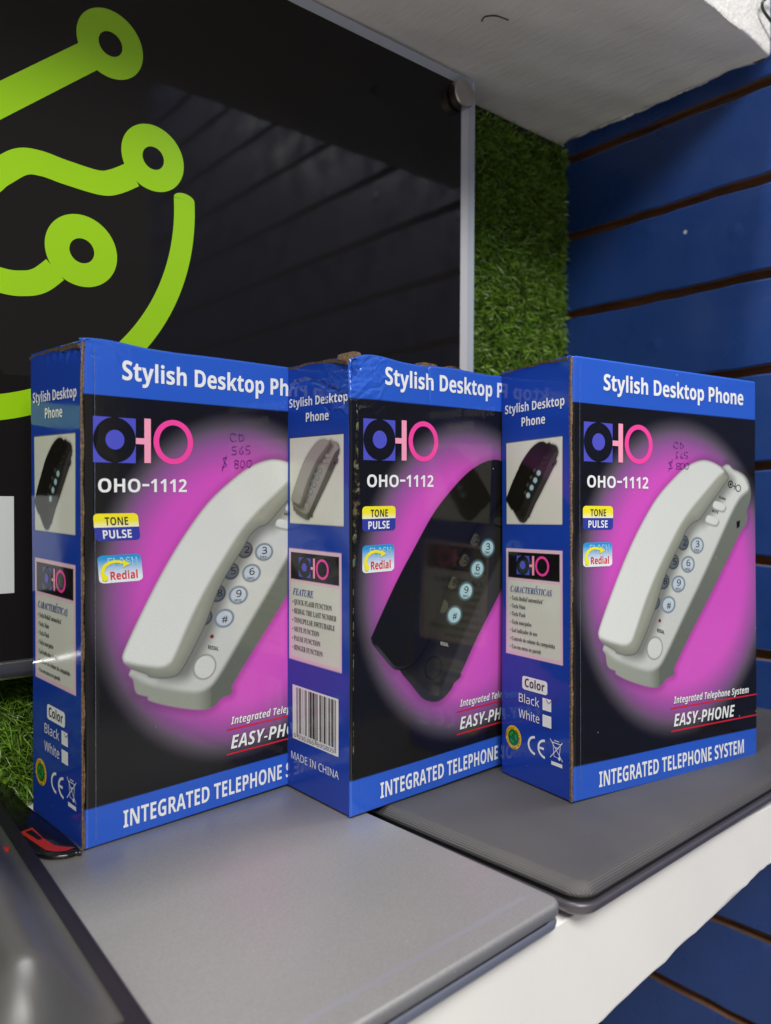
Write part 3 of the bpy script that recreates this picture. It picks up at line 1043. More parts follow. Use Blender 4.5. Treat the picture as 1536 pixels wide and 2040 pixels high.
def paint_phone(U, V, bg, black=False, tint=None):
    sm = lambda pts: spline(pts, 4, True)
    hand, top, base, deck = sm(P_HAND), sm(P_TOP), sm(P_BASE), sm(P_DECK)
    if black:
        hand, base, deck = sm(P_HAND_B), sm(P_BASE_B), sm(P_DECK_B)
        top = hand + np.array([-1.5, 1.2])
    m = (U > 5) & (U < 156) & (V > 38) & (V < 190)
    out = bg.copy()
    u, v, c = U[m], V[m], bg[m].copy()
    S = lambda poly, s=0.35: 1 - sstep(-s, s, sdf_poly(poly, u, v))
    dB, dH = sdf_poly(base, u, v), sdf_poly(hand, u, v)
    both = np.minimum(dB, dH)
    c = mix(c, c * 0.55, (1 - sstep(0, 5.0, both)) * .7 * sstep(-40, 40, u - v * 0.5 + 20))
    if not black:
        C_deck, C_side, C_front = lin(198, 202, 197), lin(100, 106, 96), lin(150, 155, 143)
        C_top, C_hs, C_shadow = lin(218, 222, 218), lin(152, 155, 142), lin(92, 94, 86)
    else:
        C_deck, C_side, C_front = lin(38, 37, 31), lin(56, 55, 53), lin(48, 48, 50)
        C_top, C_hs, C_shadow = lin(24, 23, 19), lin(22, 21, 17), lin(18, 17, 14)
    mB = S(base)
    along = (u - v * 0.62 + 40) / 130          # darker towards the lower right flank
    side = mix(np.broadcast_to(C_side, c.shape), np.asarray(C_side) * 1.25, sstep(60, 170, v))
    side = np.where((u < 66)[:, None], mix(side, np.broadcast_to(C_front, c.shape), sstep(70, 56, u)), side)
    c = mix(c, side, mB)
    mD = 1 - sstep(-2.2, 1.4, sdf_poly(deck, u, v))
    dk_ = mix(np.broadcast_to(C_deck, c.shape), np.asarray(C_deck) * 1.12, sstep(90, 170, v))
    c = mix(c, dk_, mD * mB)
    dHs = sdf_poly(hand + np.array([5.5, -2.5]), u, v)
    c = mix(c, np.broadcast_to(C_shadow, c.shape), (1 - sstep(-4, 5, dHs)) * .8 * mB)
    ell = lambda x, y, rx, ry: np.sqrt(((u - x) / rx) ** 2 + ((v - y) / ry) ** 2)
    for lst, dim in ((B_DIM_B if black else B_DIM, True), (B_MAIN_B if black else B_MAIN, False)):
        for (x, y, _) in lst:
            e = ell(x, y, 5.0 if dim else (6.3 if black else 6.0), 4.5 if dim else (5.5 if black else 4.9))
            if not black:
                rim, face = (lin(62, 68, 72), lin(90, 97, 102)) if dim else (lin(116, 130, 142), lin(186, 198, 208))
            else:
                rim, face = (lin(30, 30, 24), lin(66, 66, 52)) if dim else (lin(70, 92, 96), lin(158, 194, 200))
            c = mix(c, np.broadcast_to(rim, c.shape), 1 - sstep(.92, 1.06, e))
            fc = mix(np.broadcast_to(face, c.shape), np.asarray(face) * 1.3, sstep(.2, .9, ell(x + 1.6, y - .8, 6, 5)) * sstep(x - 1, x + 5, u))
            c = mix(c, fc, 1 - sstep(.70, .84, e))
    # redial disc, status light, two little keys, socket
    rx_, ry_ = (57.4, 66.6) if black else (62.4, 74.0)
    e = ell(rx_, ry_, 6.4, 6.2)
    edge = lin(140, 143, 130) if not black else lin(10, 10, 8)
    c = mix(c, np.broadcast_to(edge, c.shape), (1 - sstep(1.0, 1.10, e)) * sstep(.86, .95, e) * .9)
    c = mix(c, np.asarray(C_deck) * (1.1 if not black else .75) * np.ones_like(c), 1 - sstep(.86, .95, e))
    c = mix(c, np.broadcast_to(lin(120, 34, 30), c.shape), (1 - sstep(.8, 1.1, ell(66.5, 88.9, 1.2, 1.1))) * (0 if black else 1))
    for (x, y) in ((118.1, 153.4), (111.5, 145.0)):
        key = [(x - 5.6, y + .6), (x - 3.0, y + 2.6), (x + 5.2, y + .5), (x + 5.4, y - 1.6), (x + 2.8, y - 3.0), (x - 4.8, y - 1.4)]
        ks = sm(key)
        c = mix(c, np.broadcast_to(edge, c.shape), (1 - sstep(-.2, 1.1, sdf_poly(ks + np.array([.5, -.8]), u, v))) * .8)
        c = mix(c, np.asarray(C_deck) * (1.14 if not black else 1.3) * np.ones_like(c), 1 - sstep(-.4, .4, sdf_poly(ks, u, v)))
    c = mix(c, np.broadcast_to(lin(14, 14, 12), c.shape), 1 - sstep(-.3, .5, sdf_poly([(134.6, 143.8), (138, 144.6), (137.4, 140.8), (134.8, 139.8)], u, v)))
    # handset over everything
    mH = S(hand)
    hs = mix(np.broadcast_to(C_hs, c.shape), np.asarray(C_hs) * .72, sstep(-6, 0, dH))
    c = mix(c, hs, mH)
    mT = 1 - sstep(-1.8, 1.2, sdf_poly(top, u, v))
    tp = mix(np.broadcast_to(C_top, c.shape), np.asarray(C_top) * .9, sstep(84, 190, v))
    if black:
        tp = mix(tp, np.ones_like(c) * np.asarray(lin(70, 70, 74)), (1 - sstep(0, 1.3, np.abs(dH + .8))) * sstep(86, 82, v) * .9)
    c = mix(c, tp, mT * mH)
    # dark crease where the handset meets the body
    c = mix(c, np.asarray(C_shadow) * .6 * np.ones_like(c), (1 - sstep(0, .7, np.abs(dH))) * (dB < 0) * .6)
    if tint is not None:
        k = np.clip(np.minimum(dB, dH), -1, 1) < 0
        c[k] = c[k] * np.asarray(tint)
    out[m] = c
    return out


def paint_front(U, V, black, band=0.0):
    H = U.shape
    r = np.sqrt(((U - 85) / 80) ** 2 + ((V - 112.5) / 87) ** 2)
    c = np.broadcast_to(np.asarray(INK['magenta']), H + (3,)).copy()
    c = mix(c, np.asarray(lin(214, 92, 198)), (1 - sstep(60, 120, V)) * .7)
    c = mix(c, np.asarray(lin(146, 84, 152)), sstep(.66, .90, r))
    c = mix(c, np.asarray(lin(92, 84, 96)), sstep(.84, .985, r))
    c = mix(c, np.asarray(INK['black']), sstep(.92, 1.06, r))
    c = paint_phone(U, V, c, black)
    c = mix(c, np.asarray(INK['blue']), sstep(205.6 + band, 206.0 + band, V - (U / AW) * .4))
    c = mix(c, np.asarray(INK['blue']), 1 - sstep(18.1, 18.5, V + (U / AW) * .6))
    return c


def paint_side(U, V, spec):
    c = np.broadcast_to(np.asarray(INK['side']), U.shape + (3,)).copy()
    c = mix(c, np.asarray(lin(30, 54, 152)), (1 - sstep(20, 95, V)) * .4)
    s = .2

    def rect(c, x0, y0, x1, y1, col):
        k = sstep(x0 - s, x0 + s, U) * (1 - sstep(x1 - s, x1 + s, U)) * sstep(y0 - s, y0 + s, V) * (1 - sstep(y1 - s, y1 + s, V))
        return mix(c, np.asarray(col), k)
    x0, y0, x1, y1 = spec['pic']
    c = rect(c, x0 - .35, y0 - .35, x1 + .35, y1 + .35, lin(14, 18, 50))
    c = rect(c, x0, y0, x1, y1, INK['cream'])
    k = (U > x0) & (U < x1) & (V > y0) & (V < y1)
    fu, fv = .317 * (x1 - x0) / 45.3, .33
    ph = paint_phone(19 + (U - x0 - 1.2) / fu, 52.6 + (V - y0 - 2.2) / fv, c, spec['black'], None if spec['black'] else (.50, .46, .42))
    c = np.where(k[..., None], ph, c)
    x0, y0, x1, y1 = spec['box']
    c = rect(c, x0, y0, x1, y1, INK['pinkpaper'])
    bx0, by0, bx1, by1 = spec['hdr']
    c = rect(c, bx0, by0, bx1, by1, INK['black'])
    c = rect(c, bx0 - .1, y0 + 1.8, bx1 + .3, by0 - 1.5, mix(np.asarray(INK['cream']), np.asarray(INK['pinkpaper']), np.array(.35)))
    c = rect(c, bx0 + .3, y0 + 2.2, bx1 - .1, by0 - 1.9, INK['cream'])
    return c


# ---- lettering
def style(body, st):
    """map plain letters onto the heavier / serif cuts of the built-in font"""
    A, a, d = {'sansbold': (0x1D5D4, 0x1D5EE, 0x1D7EC), 'sans': (0x1D5A0, 0x1D5BA, 0x1D7E2), 'sansboldit': (0x1D63C, 0x1D656, 0x1D7EC),
               'serifbold': (0x1D400, 0x1D41A, 0x1D7CE), 'serifit': (0x1D468, 0x1D482, 0x1D7CE)}[st]
    o = ''
    for ch in body:
        if 'A' <= ch <= 'Z':
            o += chr(A + ord(ch) - 65)
        elif 'a' <= ch <= 'z':
            o += chr(a + ord(ch) - 97)
        elif '0' <= ch <= '9':
            o += chr(d + ord(ch) - 48)
        else:
            o += ch
    return o


_tc = {}


def glyphs(body, st='sansbold', off=0.0):
    key = (body, st, off)
    if key in _tc:
        return _tc[key]
    cu = bpy.data.curves.new('lettering', 'FONT')
    cu.body = style(body, st)
    cu.size = 1
    cu.offset = off
    cu.resolution_u = 4
    ob = bpy.data.objects.new('lettering', cu)
    COL.objects.link(ob)
    dg = bpy.context.evaluated_depsgraph_get()
    dg.update()
    me = ob.evaluated_get(dg).to_mesh()
    v = np.array([p.co[:2] for p in me.vertices]) if len(me.vertices) else np.zeros((0, 2))
    f = [tuple(p.vertices) for p in me.polygons]
    ob.evaluated_get(dg).to_mesh_clear()
    bpy.data.objects.remove(ob)
    bpy.data.curves.remove(cu)
    _tc[key] = (v, f)
    return v, f


class Art:
    """flat printed pieces on one face; each build() is one mesh lying on that face"""

    def __init__(self, mapper):
        self.map = mapper
        self.reset()

    def reset(self):
        self.v, self.f, self.c = [], [], []

    def poly(self, pts, faces, col, layer=1):
        n = sum(len(x) for x in self.v)
        pts = np.asarray(pts, float)
        self.v.append(np.column_stack([pts, np.full(len(pts), layer)]))
        self.f += [tuple(n + i for i in f) for f in faces]
        col = np.asarray(col, float)
        self.c.append(np.broadcast_to(col, (len(pts), 3)) if col.ndim == 1 else col)

    def rect(self, x0, y0, x1, y1, col, layer=1, sk=0.0):
        nx, ny = max(1, int(abs(x1 - x0) / 2.5)), max(1, int(abs(y1 - y0) / 2.5))
        v = [(x0 + (x1 - x0) * i / nx, y0 + (y1 - y0) * j / ny + sk * i / nx) for j in range(ny + 1) for i in range(nx + 1)]
        self.poly(v, [(j * (nx + 1) + i, j * (nx + 1) + i + 1, (j + 1) * (nx + 1) + i + 1, (j + 1) * (nx + 1) + i) for j in range(ny) for i in range(nx)], col, layer)

    def ngon(self, pts, col, layer=1):
        self.poly(pts, [tuple(range(len(pts)))], col, layer)

    def disc(self, x, y, rx, ry, col, layer=1, n=40):
        self.ngon([(x + rx * math.cos(2 * math.pi * k / n), y + ry * math.sin(2 * math.pi * k / n)) for k in range(n)], col, layer)

    def ringe(self, x, y, rx, ry, ix, iy, col, layer=1, n=48, a0=0, a1=360):
        v, f = [], []
        full = abs(a1 - a0) >= 360
        for k in range(n + 1):
            a = math.radians(a0 + (a1 - a0) * k / n)
            v += [(x + rx * math.cos(a), y + ry * math.sin(a)), (x + ix * math.cos(a), y + iy * math.sin(a))]
        for k in range(n):
            f.append((2 * k, 2 * k + 1, 2 * k + 3, 2 * k + 2))
        self.poly(v, f, col, layer)

    def line(self, pts, w, col, layer=1):
        c = np.array(pts, float)
        t = np.gradient(c, axis=0)
        t /= np.linalg.norm(t, axis=1)[:, None] + 1e-9
        nr = np.stack([-t[:, 1], t[:, 0]], 1) * (np.asarray(w).reshape(-1, 1) / 2)
        n = len(c)
        self.poly(np.concatenate([c + nr, c - nr]), [(i, n + i, n + i + 1, i + 1) for i in range(n - 1)], col, layer)

    def rrows(self, x0, y0, x1, y1, r, colf, layer=1, n=24, top=True, bot=True):
        """rounded rectangle built of rows so that the ink can grade from top to bottom"""
        v, f, c = [], [], []
        for k in range(n + 1):
            y = y0 + (y1 - y0) * k / n
            d = 0
            if top and y > y1 - r:
                d = r - math.sqrt(max(0, r * r - (y - y1 + r) ** 2))
            if bot and y < y0 + r:
                d = r - math.sqrt(max(0, r * r - (y0 + r - y) ** 2))
            v += [(x0 + d, y), (x1 - d, y)]
            cc = colf((y - y0) / (y1 - y0))
            c += [cc, cc]
        for k in range(n):
            f.append((2 * k, 2 * k + 1, 2 * k + 3, 2 * k + 2))
        self.poly(v, f, np.array(c), layer)

    def text(self, body, x, y, w, cap, col, st='sansbold', layer=2, slope=0.0, shear=0.0, off=0.0, rot=0.0, xh=None):
        """left end of baseline at x,y; w = finished width, cap = capital height"""
        v, f = glyphs(body, st, off)
        if not len(v):
            return
        hv = glyphs('H', st, off)[0]
        s = cap / (hv[:, 1].max() - hv[:, 1].min())
        wd = v[:, 0].max() - v[:, 0].min()
        sx = w / wd if w else s * .85
        q = np.column_stack([(v[:, 0] - v[:, 0].min()) * sx, (v[:, 1] - hv[:, 1].min()) * s])
        q[:, 0] += shear * q[:, 1]
        q[:, 1] += slope * q[:, 0]
        if rot:
            c_, s_ = math.cos(rot), math.sin(rot)
            q = np.column_stack([q[:, 0] * c_ - q[:, 1] * s_, q[:, 0] * s_ + q[:, 1] * c_])
        self.poly(q + np.array([x, y]), f, col, layer)

    def build(self, name, parent):
        v = np.concatenate(self.v)
        c = np.concatenate(self.c)
        co = self.map(v[:, 0], v[:, 1], v[:, 2])
        o = mesh_obj(name, co, self.f, [M_PRINT], parent, colors=c)
        self.reset()
        return o


def logo(a, x, y, sx, sy, dim=1.0):
    """the maker's mark, unit-size in front-panel millimetres from its lower left corner"""
    X = lambda t: x + (t - 8.9) * sx
    Y = lambda t: y + (t - 175.5) * sy
    k = lambda n: np.asarray(INK[n]) * dim
    a.rect(X(8.9), Y(175.5), X(29.9), Y(196.2), k('logoblue'), 1)
    a.disc(X(19.4), Y(185.9), 10.5 * sx, 10.35 * sy, INK['black'], 2)
    a.rect(X(18.2), Y(195.8), X(20.6), Y(196.9), INK['black'], 2.2)
    a.rect(X(18.2), Y(175.0), X(20.6), Y(176.0), INK['black'], 2.2)
    a.disc(X(19.4), Y(186.0), 4.65 * sx, 4.5 * sy, k('logoblue'), 3)
    a.rect(X(29.9), Y(184.5), X(34.4), Y(187.3), k('palepink'), 1)
    a.rect(X(34.3), Y(175.8), X(37.7), Y(196.6), k('palepink'), 1.4)
    a.ringe(X(50.0), Y(186.2), 10.9 * sx, 10.7 * sy, 7.9 * sx, 8.1 * sy, k('pink'), 1)


PEN1 = [[(80.5, 191.5), (77.6, 192.2), (76.6, 190.0), (78.0, 188.2), (80.6, 188.6)], [(82.0, 192.2), (82.2, 188.2)], [(81.6, 191.8), (84.4, 191.4), (84.8, 189.4), (82.2, 188.2)],
        [(80.6, 185.6), (78.2, 185.2), (78.0, 183.6), (80.0, 183.4), (80.2, 181.8), (77.4, 181.4)], [(84.4, 185.8), (82.4, 183.6), (83.0, 181.8), (84.6, 182.4), (83.6, 183.6)],
        [(88.8, 186.4), (86.6, 186.0), (86.4, 184.2), (88.4, 184.0), (88.6, 182.4), (86.2, 182.0)], [(74.8, 179.6), (72.4, 179.2), (73.4, 177.2), (74.4, 175.6), (71.8, 174.6)], [(74.6, 180.8), (71.8, 172.8)],
        [(81.4, 178.4), (79.4, 178.2), (79.6, 177.0), (81.6, 176.0), (81.2, 174.6), (79.4, 174.8), (79.6, 176.2), (81.6, 177.4), (81.2, 178.5)], [(83.4, 178.4), (82.8, 176.2), (84.0, 174.8), (85.4, 176.4), (85.0, 178.2), (83.4, 178.4)], [(87.4, 178.6), (86.8, 176.4), (88.2, 175.0), (89.8, 176.6), (89.4, 178.6), (87.4, 178.6)]]

EAN_L = ['0001101', '0011001', '0010011', '0111101', '0100011', '0110001', '0101111', '0111011', '0110111', '0001011']
EAN_P = ['LLLLLL', 'LLGLGG', 'LLGGLG', 'LLGGGL', 'LGLLGG', 'LGGLLG', 'LGGGLL', 'LGLGLG', 'LGLGGL', 'LGGLGL']


def ean13(num):
    inv = lambda s: ''.join('1' if c == '0' else '0' for c in s)
    out = '101'
    for k, p in zip(num[1:7], EAN_P[int(num[0])]):
        l = EAN_L[int(k)]
        out += l if p == 'L' else inv(l)[::-1]
    out += '01010'
    for k in num[7:]:
        out += inv(EAN_L[int(k)])
    return out + '101'


_paint = {}


def make_carton(name, label, matrix, W, H, D, variant, black_front, side_kind, seed, pen):
    root = empty(name, matrix)
    tag(root, label, 'box', 'telephone cartons standing in a row on the laptops')
    su, sv, sd = W / AW, H / AH, D / AD
    rg = np.random.default_rng(seed)
    ph = rg.uniform(0, 6.28, 20)

    def wrinkle(a, b):
        w = 0
        for k, (fa, fb, am) in enumerate(((.55, .9, 1), (1.1, -.7, .7), (.25, 1.5, .8), (1.6, 1.3, .4), (-.9, 2.1, .35))):
            w = w + am * (1 - 2 * np.abs(np.sin(fa * a * .8 + fb * b * .8 + ph[k] + 1.2 * np.sin(.21 * a + ph[k + 5])))) 
        return w / 2

    folds = []
    if variant == 'crushed':
        for k in range(34):
            folds.append((rg.uniform(-1, 20), rg.uniform(0, 27), rg.normal(-.25, .45), rg.uniform(3, 11), rg.uniform(.35, .9), rg.choice([-1, 1]) * rg.uniform(.12, .5)))
    elif variant == 'dented':
        for k in range(12):
            folds.append((rg.uniform(0, 20), rg.uniform(0, 10), rg.normal(.75, .25), rg.uniform(2, 6), rg.uniform(.35, .7), rg.choice([-1, 1]) * rg.uniform(.12, .4)))

    def creases(a, b):
        """sharp irregular fold lines pressed into the board near the struck corner"""
        w = 0
        for (ca, cb, th, ln, wd, am) in folds:
            p = (a - ca) * math.cos(th) + (b - cb) * math.sin(th)
            q = -(a - ca) * math.sin(th) + (b - cb) * math.cos(th) + .9 * np.sin(p * .5 + ca)
            w = w + am * np.exp(-np.abs(q) / wd) * np.exp(-(p / ln) ** 4)
        return w

    def crush(a, b):
        """a = distance from the front-left edge, b = distance from the top, in mm"""
        if variant == 'crushed':
            g = np.exp(-(np.maximum(a, 0) / 16) ** 2 - (b / 21) ** 2)
            return 2.6 * g ** 1.5 + .22 * g * wrinkle(a, b) + creases(a, b)
        if variant == 'dented':
            g = np.exp(-(np.maximum(a, 0) / 15) ** 2 - (b / 9) ** 2)
            return .7 * g + creases(a, b)
        g = np.exp(-(np.maximum(a, 0) / 6) ** 2 - (b / 5) ** 2)
        return .25 * g

    def roll(t, r):
        return np.where(t < r, r - np.sqrt(np.maximum(0, r * r - (r - np.clip(t, 0, r)) ** 2)), 0)

    def front(u, v, layer):
        u = np.asarray(u, float)
        v = np.asarray(v, float)
        x = u * su
        z = v * sv
        edge0 = 1.1 if variant != 'crushed' else -9
        a, b = np.maximum(u, 0), AH - v
        y = .22 * np.sin(u * .045 + ph[10]) * np.sin(v * .03 + ph[11]) + .22
        y = y + crush(a, b)
        y = y + roll(u - edge0, 1.8) * .7 + roll(AW - u, 1.2) + roll(AH - v, 1.0) + roll(v, .8)
        if variant == 'crushed':
            y = y + .9 * np.exp(-((u - 53.6) / .55) ** 2) * sstep(205, 224, v) + .35 * np.exp(-((u - 53.6) / 3.0) ** 2) * sstep(212, 228, v)
            z = z - 1.6 * np.exp(-((u) / 7) ** 2) * sstep(205, 230, v) + 1.2 * np.exp(-((u - 16) / 14) ** 2) * sstep(200, 230, v) - 1.1 * sstep(50, 53.4, u) * (1 - sstep(53.8, 54.4, u)) * sstep(222, 230, v)
            z = z + .4 * np.sin(u * .11) * sstep(215, 230, v)
            x = x + 1.4 * np.exp(-(a / 9) ** 2 - (b / 14) ** 2)
        elif variant == 'dented':
            z = z + (1.2 * np.exp(-((u - 12) / 14) ** 2) - .5 * np.exp(-((u - 40) / 20) ** 2)) * sstep(212, 230, v)
        # a crease running down beside the fold
        y = y + .10 * np.exp(-((u - 6.4) / .45) ** 2)
        y = y - np.asarray(layer) * .11
        if variant == 'crushed':          # the front sheet folds round the corner onto the side
            th = np.clip((1.1 - u) / 1.1, 0, math.pi / 2)
            on = u < 1.1
            x = np.where(on, x - u * su + 1.1 - 1.1 * np.sin(th), x)
            y = np.where(on, y + 1.1 - 1.1 * np.cos(th), y)
        return np.column_stack([x.ravel(), y.ravel(), z.ravel()]) / 1000

    def side(u, v, layer):
        u = np.asarray(u, float)
        v = np.asarray(v, float)
        a, b = AD - u, AH - v
        y = D - u * sd
        z = v * sv
        x = .18 + .18 * np.sin(u * .07 + ph[12]) * np.sin(v * .028 + ph[13])
        x = x + crush(a, b) + roll(u, 1.6) + roll(AH - v, 1.2) + roll(v, .8)
        if variant == 'crushed':
            rr = np.sqrt((u - 18) ** 2 + ((v - 186) * 1.15) ** 2)
            x = x + .55 * np.exp(-((rr - 40) / 1.6) ** 2) * sstep(200, 212, v)
            z = z - 1.6 * np.exp(-(a / 7) ** 2) * sstep(205, 230, v)
        elif variant == 'dented':
            x = x + .5 * np.exp(-((v - 226) / 2.4) ** 2) * sstep(5, 40, u) * (1 + .6 * np.sin(u * .9))
        x = x - np.asarray(layer) * .11
        return np.column_stack([x.ravel(), y.ravel(), z.ravel()]) / 1000

    # printed panels: fine grids so that board waves, dents and ink follow each other
    def panel(nm, mapper, u0, u1, nu, nv, paint, wrap, key):
        us = np.linspace(u0, u1, nu + 1)
        vs = np.linspace(0, AH, nv + 1)
        U, V = np.meshgrid(us, vs)
        if (key, u0, u1) not in _paint:
            _paint[(key, u0, u1)] = paint(U, V)
        c = _paint[(key, u0, u1)]
        co = mapper(U.ravel(), V.ravel(), 0).reshape(nv + 1, nu + 1, 3)
        # fold the rim backwards by 2 mm so the sheet is not paper-thin
        pad = np.pad(co, ((1, 1), (1, 1), (0, 0)), mode='edge')
        off = np.zeros_like(pad)
        ax = 1 if wrap == 'front' else 0
        off[0, :, ax] = off[-1, :, ax] = off[:, 0, ax] = off[:, -1, ax] = .0021
        if wrap == 'side':
            off[:, -1, ax] = 0
        elif variant == 'crushed':
            off[:, 0, ax] = 0
        pad = pad + off
        cp = np.pad(c, ((1, 1), (1, 1), (0, 0)), mode='edge')
        h, w = pad.shape[:2]
        i = np.arange(h * w).reshape(h, w)
        F = np.stack([i[:-1, :-1], i[:-1, 1:], i[1:, 1:], i[1:, :-1]], -1).reshape(-1, 4)
        return mesh_obj(nm, pad.reshape(-1, 3), F, [M_PRINT], root, smooth=True, colors=cp.reshape(-1, 3))

    fp = panel('front_panel', front, 1.1 if variant != 'crushed' else -.63, AW, 330, 490, lambda U, V: paint_front(U, V, black_front, 3.0 if variant == 'crushed' else 0.0), 'front', ('f', black_front))
    spec = {'pt': dict(pic=(5.1, 142.6, 50.3, 188.6), box=(4.6, 69.3, 50.5, 128.9), hdr=(6.4, 112.5, 48.4, 127.0), black=True),
            'en': dict(pic=(5.1, 145.2 * AH / 229.6, 52.0 * AD / 58.64 + .8, 191.3), box=(4.1, 71.3, 49.6, 131.8), hdr=(5.8, 115.1, 47.7, 129.8), black=False)}[side_kind]
    sp = panel('side_panel', side, 0, AD - (.5 if variant != 'crushed' else 1.4), 150, 490, lambda U, V: paint_side(U, V, spec), 'side', ('s', side_kind))

    # ---- front lettering and marks; the print sits a little differently on every carton
    def reg_front(u, v, layer):
        u, v = np.asarray(u, float), np.asarray(v, float)
        if variant == 'dented':
            u = u - (3.3 + .036 * u) * sstep(112, 165, v)
        elif variant == 'crushed':
            v = v + 3.0 * sstep(100, 145, v)
            u = u - .8
        return front(u, v, layer)
    a = Art(reg_front)
    a.text('Stylish Desktop Phone', 23.1, 213.6, 118.0, 8.6, INK['white'], 'sansbold', slope=.006, off=.006)
    a.build('title_lettering', fp)
    logo(a, 8.9, 175.5, 1, 1)
    a.build('logo', fp)
    a.text('OHO', 11.2, 162.0, 21.0, 6.2, INK['white'], 'sansbold')
    a.rect(33.2, 164.8, 36.8, 165.9, INK['white'], 2)
    a.text('1112', 37.6, 162.1, 19.6, 6.2, INK['white'], 'sansbold')
    a.build('model_lettering', fp)
    a.rrows(8.2, 146.0, 30.2, 152.3, 2.0, lambda t: mix(np.asarray((.88, .86, .62)), np.asarray(INK['yellow']), np.array(t * 2.2)), 1, 14, True, False)
    a.rrows(8.2, 139.8, 30.2, 146.0, 2.0, lambda t: INK['badgeblue'], 1, 14, False, True)
    a.text('TONE', 13.5, 146.9, 11.4, 3.7, INK['text'], 'sansbold')
    a.text('PULSE', 12.0, 140.9, 14.0, 3.8, INK['white'], 'sansbold')
    a.build('tone_badge', fp)
    a.rrows(8.2, 120.5, 29.4, 133.2, 2.0, lambda t: mix(np.asarray((.80, .86, .9)), np.asarray(lin(42, 150, 214)), np.array(t * 1.5 - .3)), 1, 20)
    a.text('FLASH', 13.0, 128.2, 14.2, 3.7, lin(196, 226, 240), 'sansbold', 2)
    a.text('FLASH', 13.3, 128.45, 13.6, 3.2, lin(96, 178, 222), 'sans', 3)
    arc_ = spline([(10.7, 122.6), (10.0, 125.8), (12.0, 128.9), (16.2, 130.2), (20.6, 129.4)], 6)
    a.line(arc_, np.linspace(2.0, 1.2, len(arc_)), INK['yellow'], 4)
    a.disc(10.9, 122.9, 1.5, 1.4, INK['yellow'], 4.4)
    a.ngon([(20.3, 130.9), (23.6, 128.8), (20.0, 127.4)], INK['yellow'], 4.4)
    a.text('Redial', 13.6, 121.9, 13.2, 3.7, INK['red'], 'sansbold', 3)
    a.build('redial_badge', fp)
    a = Art(front)
    a.text('Integrated Telephone System', 78.0, 41.2, 67.3, 3.9, lin(60, 20, 60), 'sansboldit', 2, slope=-.02)
    a.text('Integrated Telephone System', 77.7, 41.5, 67.3, 3.9, INK['white'], 'sansboldit', 3, slope=-.02)
    a.rect(75.4, 38.6, 153.4, 39.4, INK['line'], 2, -.6)
    a.text('EASY-PHONE', 78.2, 28.3, 54.0, 6.9, lin(10, 8, 10), 'sansboldit', 2, slope=-.02)
    a.text('EASY-PHONE', 77.7, 28.7, 54.0, 6.9, INK['white'], 'sansboldit', 3, slope=-.02)
    a.rect(75.4, 25.8, 153.4, 26.6, INK['line'], 2, -.4)
    a.build('caption_lettering', fp)
    a.text('INTEGRATED TELEPHONE SYSTEM', 19.2, 4.9, 121.2, 8.1, INK['white'], 'sansbold', slope=-.003)
    a.build('banner_lettering', fp)
    ink = INK['text'] if not black_front else lin(20, 24, 24)
    sub = {'3': 'DEF', '6': 'MNO', '9': 'WXYZ'}
    for (x, y, ch) in (B_MAIN_B if black_front else B_MAIN):
        a.text(ch, x - 1.4, y - (.9 if ch != '#' else 1.9), 3.2, 3.6, ink, 'sans', 2)
        if ch in sub:
            a.text(sub[ch], x - 2.6, y - 3.1, 4.4, 1.3, ink, 'sans', 2, slope=-.12)
    for (x, y, ch) in (B_DIM_B if black_front else B_DIM)[:3]:
        a.text(ch, x - .2 + (.6 if black_front else 0), y - 1.6, 3.0, 3.5, lin(40, 42, 44) if not black_front else lin(28, 28, 24), 'sans', 2)
    wr = lin(60, 60, 56) if not black_front else lin(176, 176, 170)
    a.text('REDIAL', 62.6 if black_front else 64.2, 78.6 if black_front else 83.0, 6.0, 1.9, wr, 'sansbold', 2, slope=-.3)
    a.build('pictured_keypad', fp)
    if not black_front:
        a.text('FLASH', 118.0, 157.8, 6.0, 1.4, wr, 'sansbold', 2, slope=-.22)
        a.text('MUTE', 111.4, 149.8, 5.6, 1.4, wr, 'sansbold', 2, slope=-.22)
        a.build('pictured_key_lettering', fp)
        a.ringe(128.8, 166.2, 2.5, 2.2, 1.9, 1.6, lin(40, 38, 36), 2)
        a.disc(128.8, 166.2, .95, .8, lin(20, 20, 20), 2.4)
        a.line([(131.4, 165.4), (133.6, 164.8)], .5, lin(40, 38, 36), 2.6)
        a.line([(133.4, 167.0), (132.6, 163.0)], .5, lin(40, 38, 36), 2.8)
        a.ringe(136.2, 164.0, 2.5, 2.2, 2.0, 1.7, lin(40, 38, 36), 2)
        a.build('pictured_mark', fp)
    if pen:
        for s in PEN1:
            q = np.array(s)
            if pen == 2:
                q = (q - 80) * np.array([.93, .86]) + 80 + np.array([1.4, 12.2]) + .55 * np.sin(q * 1.7 + 1.0) * np.array([1, .6])
            pr_ = spline(q, 5)
            a.line(pr_, .34 + .14 * np.sin(np.arange(len(pr_)) * .7 + q[0, 0]), INK['pen'], 3)
        a.build('handwriting', fp)

    # ---- side lettering and marks
    a = Art(side)
